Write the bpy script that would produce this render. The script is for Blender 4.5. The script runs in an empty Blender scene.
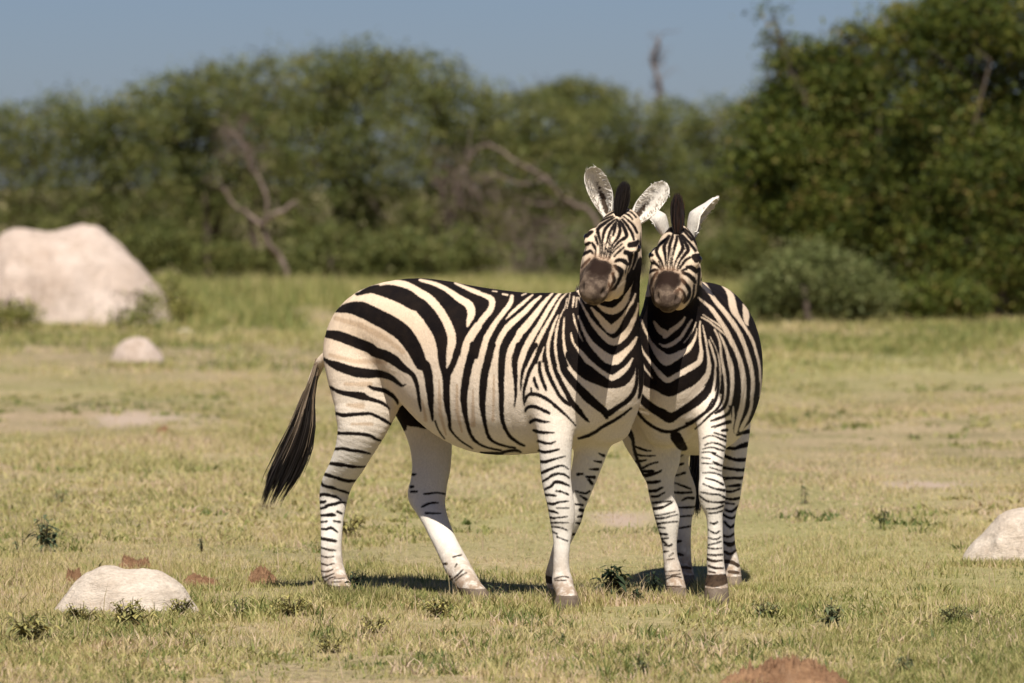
import bpy, math, random
import numpy as np
from mathutils import Vector

# ------------------------------------------------------------------ camera, sky, sun, exposure
SC = bpy.context.scene
COL = SC.collection
F_PX = 5750.0                       # focal length in pixels: a 202 mm lens on a 36 mm sensor
EYE = 1.8                           # camera height above the ground
PITCH = math.atan((341.5 - 186.0) / F_PX)
cam_data = bpy.data.cameras.new('camera')
cam_data.sensor_width = 36.0
cam_data.lens = F_PX / 1024.0 * 36.0
cam_data.clip_start = 0.5
cam_data.clip_end = 6000.0
cam_data.dof.use_dof = True
cam_data.dof.focus_distance = 24.6
cam_data.dof.aperture_fstop = 4.0
cam = bpy.data.objects.new('camera', cam_data)
COL.objects.link(cam)
cam.location = (0, 0, EYE)
cam.rotation_euler = (math.pi / 2 - PITCH, 0, 0)
SC.camera = cam

SUN_EL, SUN_AZ = math.radians(56), math.radians(2)      # high sun from behind the camera
world = bpy.data.worlds.new('World')
SC.world = world
world.use_nodes = True
wn, wl = world.node_tree.nodes, world.node_tree.links
wn.clear()
sky = wn.new('ShaderNodeTexSky')
sky.sky_type = 'NISHITA'
sky.sun_disc = False
sky.sun_elevation = SUN_EL
sky.sun_rotation = math.pi - SUN_AZ
sky.altitude = 1100
sky.air_density = 1.0
sky.dust_density = 0.6
sky.ozone_density = 2.0
bg = wn.new('ShaderNodeBackground')
bg.inputs['Strength'].default_value = 0.054
wo = wn.new('ShaderNodeOutputWorld')
tint = wn.new('ShaderNodeMix')                 # polarised, slightly smoky bush sky
tint.data_type, tint.blend_type = 'RGBA', 'MULTIPLY'
tint.inputs[0].default_value = 1.0
tint.inputs[7].default_value = (0.52, 0.60, 0.86, 1)
wl.new(sky.outputs[0], tint.inputs[6])
wl.new(tint.outputs[2], bg.inputs['Color'])
wl.new(bg.outputs[0], wo.inputs['Surface'])

sun_data = bpy.data.lights.new('sun', 'SUN')
sun_data.energy = 5.0
sun_data.angle = math.radians(0.55)
sun_data.color = (1.0, 0.95, 0.86)
sun = bpy.data.objects.new('sun', sun_data)
COL.objects.link(sun)
sdir = Vector((math.sin(SUN_AZ) * math.cos(SUN_EL), -math.cos(SUN_AZ) * math.cos(SUN_EL), math.sin(SUN_EL)))
sun.rotation_euler = sdir.to_track_quat('Z', 'Y').to_euler()
sun.location = (0, 0, 30)

SC.view_settings.view_transform = 'Standard'
SC.view_settings.look = 'None'
SC.view_settings.gamma = 1.0
SC.view_settings.exposure = 0.35
SC.view_settings.use_curve_mapping = False
SC.cycles.use_denoising = True
SC.cycles.max_bounces = 6
SC.cycles.transparent_max_bounces = 4

# ------------------------------------------------------------------ helpers
_c, _s = math.cos(PITCH), math.sin(PITCH)


def at(px, py, Y):
    """Survey point: bearing (px, py) seen at ground distance Y gives the place in metres."""
    u, v = (px - 512.0) / F_PX, (341.5 - py) / F_PX
    dy, dz = _c + v * _s, v * _c - _s
    k = Y / dy
    return np.array((u * k, Y, EYE + dz * k))


def bearing(P):
    """The inverse of at() for an (n,3) array: where the coat chart puts each point."""
    x, y, z = P[:, 0], P[:, 1], P[:, 2] - EYE
    fwd = y * _c - z * _s
    up = y * _s + z * _c
    return 512.0 + F_PX * x / fwd, 341.5 - F_PX * up / fwd


def ground_y(py):
    return F_PX * EYE / (py - 186.0)


def new_mesh(name, verts, faces, mat=None, smooth=True, parent=None, attrs=None, mats=None, midx=None):
    verts = np.asarray(verts, dtype=np.float32)
    me = bpy.data.meshes.new(name)
    if isinstance(faces, np.ndarray):
        nf, k = faces.shape
        me.vertices.add(len(verts))
        me.vertices.foreach_set('co', verts.ravel())
        me.loops.add(nf * k)
        me.loops.foreach_set('vertex_index', faces.astype(np.int32).ravel())
        me.polygons.add(nf)
        me.polygons.foreach_set('loop_start', (np.arange(nf) * k).astype(np.int32))
        me.update(calc_edges=True)
    else:
        me.from_pydata([tuple(map(float, v)) for v in verts], [], faces)
        me.update()
    if smooth:
        me.polygons.foreach_set('use_smooth', np.ones(len(me.polygons), dtype=bool))
    for k_, v_ in (attrs or {}).items():
        v_ = np.asarray(v_, dtype=np.float32)
        if v_.ndim == 1:
            a = me.attributes.new(k_, 'FLOAT', 'POINT')
            a.data.foreach_set('value', v_)
        else:
            a = me.attributes.new(k_, 'FLOAT_VECTOR', 'POINT')
            a.data.foreach_set('vector', v_.ravel())
    for m in (mats or ([mat] if mat else [])):
        me.materials.append(m)
    if midx is not None:
        me.polygons.foreach_set('material_index', np.asarray(midx, dtype=np.int32))
    o = bpy.data.objects.new(name, me)
    COL.objects.link(o)
    if parent is not None:
        o.parent = parent
    return o


def empty(name, loc, label, cat, group=None):
    e = bpy.data.objects.new(name, None)
    COL.objects.link(e)
    e.location = loc
    e.empty_display_size = 0.1
    e['label'] = label
    e['category'] = cat
    if group:
        e['group'] = group
    return e


def tag(o, label, cat, group=None, kind=None):
    o['label'] = label
    if cat:
        o['category'] = cat
    if group:
        o['group'] = group
    if kind:
        o['kind'] = kind
    return o


def unit(v):
    v = np.asarray(v, float)
    return v / np.linalg.norm(v)


class Mat:
    def __init__(self, name, rough=0.8, spec=0.2):
        self.m = bpy.data.materials.new(name)
        self.m.use_nodes = True
        self.nt = self.m.node_tree
        self.n, self.l = self.nt.nodes, self.nt.links
        self.b = self.n['Principled BSDF']
        self.b.inputs['Roughness'].default_value = rough
        self.b.inputs['Specular IOR Level'].default_value = spec

    def node(self, t, **kw):
        x = self.n.new(t)
        for k, v in kw.items():
            setattr(x, k, v)
        return x

    def attr(self, name, kind='Fac'):
        a = self.node('ShaderNodeAttribute')
        a.attribute_name = name
        return a.outputs[kind]

    def noise(self, scale, detail=4, rough=0.6, vec=None, out=0):
        t = self.node('ShaderNodeTexNoise')
        t.inputs['Scale'].default_value = scale
        t.inputs['Detail'].default_value = detail
        t.inputs['Roughness'].default_value = rough
        if vec is not None:
            self.l.new(vec, t.inputs['Vector'])
        return t.outputs[out]

    def pos(self, scale=None):
        g = self.node('ShaderNodeNewGeometry').outputs['Position']
        if scale is None:
            return g
        m = self.node('ShaderNodeMapping')
        m.inputs['Scale'].default_value = scale
        self.l.new(g, m.inputs['Vector'])
        return m.outputs[0]

    def ramp(self, fac, stops, interp='LINEAR'):
        r = self.node('ShaderNodeValToRGB')
        r.color_ramp.interpolation = interp
        el = r.color_ramp.elements
        while len(el) < len(stops):
            el.new(0.5)
        for e, (p, c) in zip(el, stops):
            e.position = p
            e.color = (c[0], c[1], c[2], 1) if hasattr(c, '__len__') else (c, c, c, 1)
        self.l.new(fac, r.inputs[0])
        return r.outputs[0]

    def mix(self, fac, a, b, mode='MIX'):
        m = self.node('ShaderNodeMix', data_type='RGBA', blend_type=mode)
        for s, v in ((m.inputs[0], fac), (m.inputs[6], a), (m.inputs[7], b)):
            if hasattr(v, 'default_value') and not isinstance(v, (tuple, float, int)):
                self.l.new(v, s)
            elif isinstance(v, (float, int)):
                s.default_value = v
            else:
                s.default_value = (v[0], v[1], v[2], 1)
        return m.outputs[2]

    def math(self, op, a, b=0.0, c=0.0):
        m = self.node('ShaderNodeMath', operation=op)
        for s, v in zip(m.inputs, (a, b, c)):
            if isinstance(v, (float, int)):
                s.default_value = v
            else:
                self.l.new(v, s)
        return m.outputs[0]

    def smooth(self, v, lo, hi):
        m = self.node('ShaderNodeMapRange', interpolation_type='SMOOTHSTEP')
        self.l.new(v, m.inputs[0])
        m.inputs[1].default_value = lo
        m.inputs[2].default_value = hi
        return m.outputs[0]

    def color(self, c):
        if isinstance(c, tuple):
            self.b.inputs['Base Color'].default_value = (c[0], c[1], c[2], 1)
        else:
            self.l.new(c, self.b.inputs['Base Color'])

    def bump(self, h, strength=0.3, dist=0.02):
        b = self.node('ShaderNodeBump')
        b.inputs['Strength'].default_value = strength
        b.inputs['Distance'].default_value = dist
        self.l.new(h, b.inputs['Height'])
        self.l.new(b.outputs[0], self.b.inputs['Normal'])


def leafy(name, stops, trans=0.3, patch=None):
    """Leaf or grass material: tint attribute picks along a ramp, thin leaves let some light through."""
    M = Mat(name, rough=0.6, spec=0.25)
    c = M.ramp(M.attr('tint'), stops)
    if patch:
        n = M.noise(patch[0], 3, 0.6, M.pos((1, 0.45, 1)))
        c = M.mix(M.smooth(n, 0.35, 0.7), c, patch[1], 'MULTIPLY')
    M.color(c)
    tr = M.node('ShaderNodeBsdfTranslucent')
    M.l.new(c, tr.inputs['Color'])
    ms = M.node('ShaderNodeMixShader')
    ms.inputs[0].default_value = trans
    M.l.new(M.b.outputs[0], ms.inputs[1])
    M.l.new(tr.outputs[0], ms.inputs[2])
    M.l.new(ms.outputs[0], M.n['Material Output'].inputs['Surface'])
    return M.m

# ------------------------------------------------------------------ coat charts (stripes as drawn strokes)
# Every stroke is (x, y, width) along a stripe or dark patch, on a survey sheet with its own origin and scale.
SHEETS = {'T1': (310, 270, 8.533), 'T2': (310, 350, 8.533), 'T3': (420, 270, 8.533), 'T4': (420, 350, 8.533),
          'T5': (520, 280, 8.533), 'T6': (520, 360, 8.533), 'T7': (400, 400, 8.533), 'L1': (300, 420, 8.533),
          'L2': (300, 490, 8.533), 'L3': (300, 540, 8.533), 'L4': (390, 450, 8.533), 'L5': (390, 530, 8.533),
          'L6': (510, 400, 8.533), 'L7': (510, 470, 8.533), 'L8': (510, 540, 8.533), 'H1': (570, 160, 11.378), 'H4': (640, 180, 11.378), 'H2': (565, 215, 11.378),
          'H3': (565, 255, 11.378), 'H5': (630, 220, 11.378), 'H6': (630, 265, 11.378), 'B1': (690, 275, 11.378),
          'B2': (690, 320, 11.378), 'B3': (690, 370, 11.378), 'N1': (625, 320, 11.378), 'N2': (625, 370, 11.378),
          'G1': (620, 420, 11.378), 'G2': (680, 420, 11.378), 'G3': (640, 470, 8.533), 'G4': (640, 540, 8.533)}
# one line per stroke: chart, K (black) / W (white) / P (black patch outline), then points, sheet names switch the sheet; farhind K on T7 paints the groin's dark skin and deep shade
COAT_1 = """
body P T1 600,40 1100,-20 T3 150,0 600,60 1100,120 1100,683 900,760 700,760 380,760 280,700 T4 230,150 200,120 150,0 T3 200,683 180,560 120,450 T1 960,330 900,200 800,120 700,60
body P T3 840,160 1000,130 T5 240,90 380,60 480,90 560,200 640,180 760,160 900,-60 1024,-200 1160,-100 1120,683 T6 990,60 960,110 850,190 780,230 700,190 600,150 480,80 400,60 300,60 200,20 120,40 60,60 20,60 T5 0,683
body K T1 205,345,20 240,345,34 320,325,80 430,335,125 560,395,130 700,470,135 800,545,135 870,640,125 T2 905,20,115 950,120,95 T4 42,130,80 68,200,72 80,300,64 88,380,56 92,450,46 98,520,33 108,600,10
body K T1 395,205,14 420,203,26 520,165,60 620,175,95 700,190,115 800,225,130 880,270,130 T3 0,290,130 60,350,135 120,440,125 170,540,110 190,640,95 T4 185,0,72 190,100,60 222,200,72 226,300,55 226,400,55 235,500,44 252,600,26 T7 426,240,18 460,290,11 520,350,8 620,415,6
body K T4 320,-20,64 290,80,62 255,160,62 228,220,60
body W T1 600,125,20 700,100,35 800,115,50 880,155,60 T3 10,200,72 80,245,75 160,335,75 220,430,78 262,530,80 272,620,78 T4 257,0,68 246,80,46 230,150,12
body W T3 0,85,22 130,120,38 230,168,45 330,240,62 420,300,78 438,370,75 420,430,50 405,480,16
body W T3 300,112,18 430,168,38 530,208,48 610,250,72 605,330,74 540,415,72 470,510,76 410,610,76 385,690,72 372,780,66
body W T3 620,180,14 655,184,14
body W T3 705,205,18 745,212,22
body W T3 785,222,38 772,280,58 722,350,58 662,425,60 610,505,70 565,590,76 535,700,76 515,780,74
body W T3 870,215,12 905,200,12
body W T3 960,212,18 870,290,40 790,360,36 732,420,8
body W T3 1030,225,22 960,285,50 900,350,60 820,420,68 745,490,74 692,570,70 662,640,68 650,700,68 645,790,66
body W T5 280,112,16 225,170,42 170,240,60 110,320,78 50,395,88 0,450,85 T3 845,560,78 795,640,78 765,710,76 748,790,64
body W T5 370,92,14 320,135,36 270,205,50 218,290,58 160,390,60 90,500,74 35,610,76 5,700,72 -25,790,40
body W T5 400,110,8 350,160,22 312,225,33 280,290,34 240,360,40 190,450,50 140,550,52 110,640,50 90,700,46 60,790,34
body W T5 325,300,8 290,380,30 260,470,35 240,560,38 240,640,38 252,700,35 275,800,30
body W T5 400,160,10 385,230,12 340,320,12 318,400,24 302,520,30 305,610,32 322,700,30 350,800,28
body W T5 378,320,10 370,430,22 374,530,28 390,620,38 420,700,42 T6 450,90,48 500,150,58
body W T5 460,145,22 450,230,16
body W T5 485,150,12 478,230,10
body W T5 430,100,8 415,180,10 400,240,8
body W T5 455,290,10 466,350,22 482,400,12 510,470,12 535,520,7
body W T5 435,450,10 446,510,30 470,560,20 520,620,35 570,683,42 T6 640,68,46 720,128,55 790,158,55 850,120,52 920,55,32 960,-10,18
body W T5 205,575,6 182,640,28 170,700,45 150,790,30
body W T5 245,640,10 270,760,30 330,860,30
body W T5 660,210,14 720,250,44 790,265,55 850,235,58 900,170,48 930,90,28 960,0,12
body W T5 610,240,18 670,310,44 730,380,60 780,420,76 835,370,48 880,310,22 930,230,20 960,185,24 985,120,12
body W T5 500,150,8 560,270,22 620,370,34 690,450,45 760,515,55 820,525,58 880,480,55 930,420,45 970,340,35 1000,260,22 1010,200,12
body W T5 500,310,12 540,420,25 600,530,40 680,615,60 750,670,80 820,680,80 900,615,50 960,550,35 995,490,20
body K T4 460,-40,70 455,0,70 425,100,64 400,200,62 384,300,62 373,400,57 380,500,47 396,600,34 T7 610,310,24 680,378,14 760,410,11 860,430,12
body K T4 615,-40,60 600,0,60 577,100,62 552,200,62 540,300,61 533,400,55 534,500,46 548,600,32 T7 760,320,23 850,380,13 980,410,13
body K T4 716,-40,55 709,0,54 697,100,58 694,200,51 692,300,47 695,400,42 695,500,38 708,620,32 T7 930,300,23 1000,360,18 1060,390,12
body K T4 845,-40,52 832,0,54 808,100,48 811,200,40 817,300,27 815,400,14 806,480,4
body K T4 985,-40,44 952,0,44 918,80,38 890,140,30 872,200,20 862,280,10 860,340,5
body K T4 1024,0,36 970,110,34 930,190,30 905,270,26 888,340,18 885,420,10 890,470,5
body K T7 160,-20,24 168,30,18 178,90,6
body K T7 690,450,10 780,455,20 860,455,26 900,440,18 990,430,20 1030,445,10
body K T7 300,180,10 330,260,7 380,330,5
body K T6 440,-40,100 500,50,105 580,110,118 680,170,88 780,210,60 880,180,78 950,100,58 978,0,30
body K T6 1020,-60,60 1030,40,56 1035,130,50 1030,240,34 1015,320,16
body K T6 340,-40,40 352,0,45 380,90,58 430,160,60 500,240,68 580,320,74 660,390,64 720,440,58 740,490,30
body K T6 760,455,50 840,400,38 900,360,38 950,310,38 985,240,34 1000,130,24 992,0,18
body K T6 280,-40,30 286,0,32 300,80,34 330,150,38 370,230,38 410,300,38 440,360,45 500,430,48 550,490,28 590,530,6
body K T6 208,-40,30 216,0,32 230,80,32 260,160,32 300,240,30 340,310,28 390,360,30 430,385,28
body K T6 165,20,20 170,100,30 190,170,28 215,230,22 222,262,8
body K T6 120,150,12 126,190,26 145,230,20 156,252,6
body K T6 40,360,12 60,310,24 100,290,30 160,300,30 240,340,28 310,400,22 380,460,14 430,510,9 475,560,6
body K T6 95,240,9 98,285,12
body K T6 45,440,10 60,410,26 110,395,28 180,420,28 250,455,14
body K T6 90,530,22 130,510,30 190,525,20 250,530,7
body K T6 120,600,18 160,615,25 220,620,18 290,620,5
body K T6 500,670,14 580,645,22 650,610,20 690,580,22 750,545,22 830,500,18 900,450,15 950,410,10
body K L6 240,350,14 290,365,20 350,370,11 390,355,4
body K L6 245,430,14 290,445,20 360,435,15 420,420,7
body K L6 250,525,18 300,528,22 360,510,15 430,490,8 470,480,4
body K L6 265,625,18 320,600,22 380,575,15 450,560,10 500,590,5
body K L6 310,680,12 360,640,14 420,628,15 470,640,12 505,665,8
body K L7 280,100,12 330,65,15 400,35,15 450,35,12 505,65,8
body K L7 300,165,15 350,140,15 380,105,24 430,105,22 470,120,15 505,135,10
body K L7 305,212,15 350,215,15 390,220,10
body K L7 390,180,10 440,185,12 500,210,7
body K L7 320,285,12 370,290,18 420,275,12 500,265,5
body K L7 325,345,13 370,355,17 410,370,7
body K L7 400,325,7 500,325,4
body K L7 320,403,12 370,410,14 405,408,8 490,398,4
body K L7 320,455,12 380,450,10 500,450,4
body K L7 350,485,9 420,490,7 490,515,4
body K L7 340,515,8 400,545,7
body K L7 400,570,7 490,605,7
body K L8 380,330,9 450,310,5 500,320,5
body K L8 385,345,8 480,345,5
body K T1 130,545,55 230,560,80 320,590,82 420,630,85 520,670,85 T2 545,15,78 640,45,82 720,90,80 790,150,60 850,190,40 882,220,38 910,290,34 925,380,27 935,450,19 945,520,6
body K T2 115,75,16 170,110,45 230,135,68 310,165,75 400,190,80 500,200,75 600,205,60 690,235,45 750,280,30 785,305,14 815,295,6
body K T2 500,310,12 550,330,34 630,345,35 700,385,35 740,430,22 748,460,8
body K T2 170,315,14 230,350,30 300,370,40 400,385,58 450,395,62 500,415,35 570,435,28 630,460,26 675,500,8
body K T2 212,537,16 280,555,34 370,550,30 450,545,22 520,545,25 590,575,25 650,610,20 690,635,14
body K L1 315,112,22 420,115,28 520,120,25 600,135,20 650,165,15 690,175,7
body K L1 295,248,18 370,245,28 450,262,25 520,268,20 600,290,7
body K L1 250,370,24 330,380,35 400,390,25 480,400,17 575,398,5
body K L1 215,465,22 300,490,25 370,513,22 430,522,22 500,515,7
body K L1 180,525,10 200,560,20 270,575,22 310,590,10 340,600,14 390,615,15 445,635,5
body K L1 145,600,18 155,602,16
body K L1 145,650,16 200,635,28 240,640,28 300,655,20
body K L2 300,55,18 350,85,7
body K L2 148,105,14 190,105,22 218,95,13
body K L2 165,160,14 210,150,18 240,130,25 300,118,22 350,105,18 395,110,4
body K L2 168,218,14 230,215,18 270,212,34 300,215,12
body K L2 175,275,13 230,268,11
body K L2 290,265,12 340,272,12
body K L2 320,185,16 355,200,14
body K L2 175,330,9 220,335,14 260,322,18 290,335,12 320,360,6
body K L2 175,412,17 240,425,22 305,438,18
body K L2 175,490,8 240,510,13 300,515,7
body K L2 180,562,8 230,575,10 290,568,5
body K L2 180,628,8 230,640,11 290,628,5
body K L3 175,265,9 230,270,10 280,250,5
body K L3 180,325,11 230,312,12 290,285,7
body K L3 215,355,9 260,325,11 300,315,7
body K L3 290,330,7 380,325,5
body K L3 270,360,7 350,355,7
farhind K L4 170,210,12 200,210,18 218,208,7
farhind K L4 170,100,10 178,102,10
farhind K L4 178,315,18 195,312,14
farhind K L4 180,355,14 230,355,10
farhind K L4 290,375,8 330,372,13 400,365,7 470,375,7
farhind K L4 275,485,10 320,462,13 370,450,11 410,452,6
farhind K L4 305,540,13 370,540,9 430,540,4
farhind K L5 540,230,7 610,212,7
farhind K L5 455,290,10 480,288,16
farhind K L5 515,430,11 560,400,10 620,340,7
farhind K L5 560,430,9 600,395,10 650,365,7
farhind K L5 480,400,16 520,395,10
farhind K L5 570,290,6 555,315,6
farfore K L6 760,455,5 800,475,18
farfore K L6 720,520,6 775,530,15
farfore K L6 680,590,6 750,592,20
farfore K L6 580,635,18 620,630,12
farfore K L6 650,655,12 720,660,22
farfore K L7 670,80,16 700,115,22
farfore K L7 560,180,8 640,200,12 680,180,10
farfore K L7 600,220,8 650,250,18
farfore K L7 560,290,8 620,300,14
farfore K L7 600,340,30 620,345,30
farfore K L7 580,400,10 615,395,20
farfore K L7 565,450,10 600,460,18
farfore K L7 510,550,12 560,550,18
farfore K L8 300,330,60 350,345,60
head P H2 700,420 830,400 860,200 880,420 870,683 H3 860,330 800,420 700,500 600,560 450,580 380,560 400,540 520,530 600,500 660,440 690,300 680,180 720,80
head K H1 300,672,10 430,590,12 520,552,12
head K H1 380,660,12 480,600,14 545,575,14
head K H1 430,560,9 500,530,10
head K H1 600,600,12 660,620,14 710,672,14
head K H1 620,575,11 690,590,12 750,650,12
head K H1 640,550,9 720,560,10 780,620,10
head K H1 560,590,30 570,640,24
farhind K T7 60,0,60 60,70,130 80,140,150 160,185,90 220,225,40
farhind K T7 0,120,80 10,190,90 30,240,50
head K H2 305,115,14 380,80,22 470,40,18 540,15,14
head K H2 405,330,8 395,280,18 380,220,25 372,170,38 400,130,34 450,95,28 500,60,22 560,30,14
head K H2 345,240,14 360,290,22 375,340,9
head K H2 310,320,16 335,360,24 350,400,10
head K H2 415,380,7 420,320,12 432,260,20 448,180,28 490,120,28 540,80,20 575,50,12
head K H2 465,330,7 482,290,14 505,210,22 540,140,22 570,90,15
head K H2 550,230,18 565,160,28 580,90,22 590,50,15
head K H2 490,430,7 520,370,10 560,310,15 600,260,22 625,190,34 620,110,30 605,60,18
head K H2 510,450,7 540,400,10 580,340,15 640,285,25 695,250,36 695,200,40 665,130,35 630,70,22
head K H2 785,280,14 762,210,22 710,120,25 650,50,18
head K H2 820,200,18 780,120,20 720,60,15 670,20,12
head K H2 392,320,6 400,400,8 392,470,7
head K H2 430,310,7 424,380,9 410,480,7
head K H2 468,320,7 452,400,8 438,500,7
head K H2 520,310,8 490,390,9 466,490,7
head K H2 548,330,8 515,420,9 490,510,7
head K H2 350,390,9 345,470,8
head K H2 500,500,8 540,430,8 600,370,9 650,330,8
head K H2 520,250,9 500,330,8
head K H2 430,400,5 420,450,6
head K H2 470,380,5 455,450,6
head K H2 740,340,55 800,330,58 830,300,28
head K H2 670,370,11 610,420,15 560,470,11
head K H2 690,425,46 740,440,40
head K H2 570,530,16 620,510,34 680,530,48 715,570,28
head K H2 250,240,28 280,205,44 310,190,18
head K H2 215,350,12 260,325,33 290,315,13
head K H2 185,460,24 240,430,30 290,410,22 320,440,13
head K H2 185,600,11 230,550,20 280,500,13
head K H3 560,120,14 600,150,48 640,190,58 630,250,34 600,320,24 560,380,24 500,415,11
head K H3 545,210,24 560,290,30 540,330,20 510,390,11
head K H3 490,310,11 500,350,17 520,380,9
head W H3 720,130,9 690,240,14 660,330,16 620,380,14 560,410,12 500,425,10
head W H3 650,400,8 600,450,12 520,480,14 440,500,12
head W H2 830,400,10 835,450,10 H3 820,60,7 780,160,8
head W H2 790,400,5 760,560,6 H3 720,200,6
head M H3 290,60 340,20 400,55 480,65 530,110 540,180 505,230 490,330 470,400 440,450 400,560 330,640 200,620 110,500 60,420 100,330 150,250 210,150
head D H3 300,50 340,20 400,55 480,65 520,110 530,180 490,230 420,260 330,230 280,230 260,150
head K H3 390,410,14 430,360,12 450,340,5
"""
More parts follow.
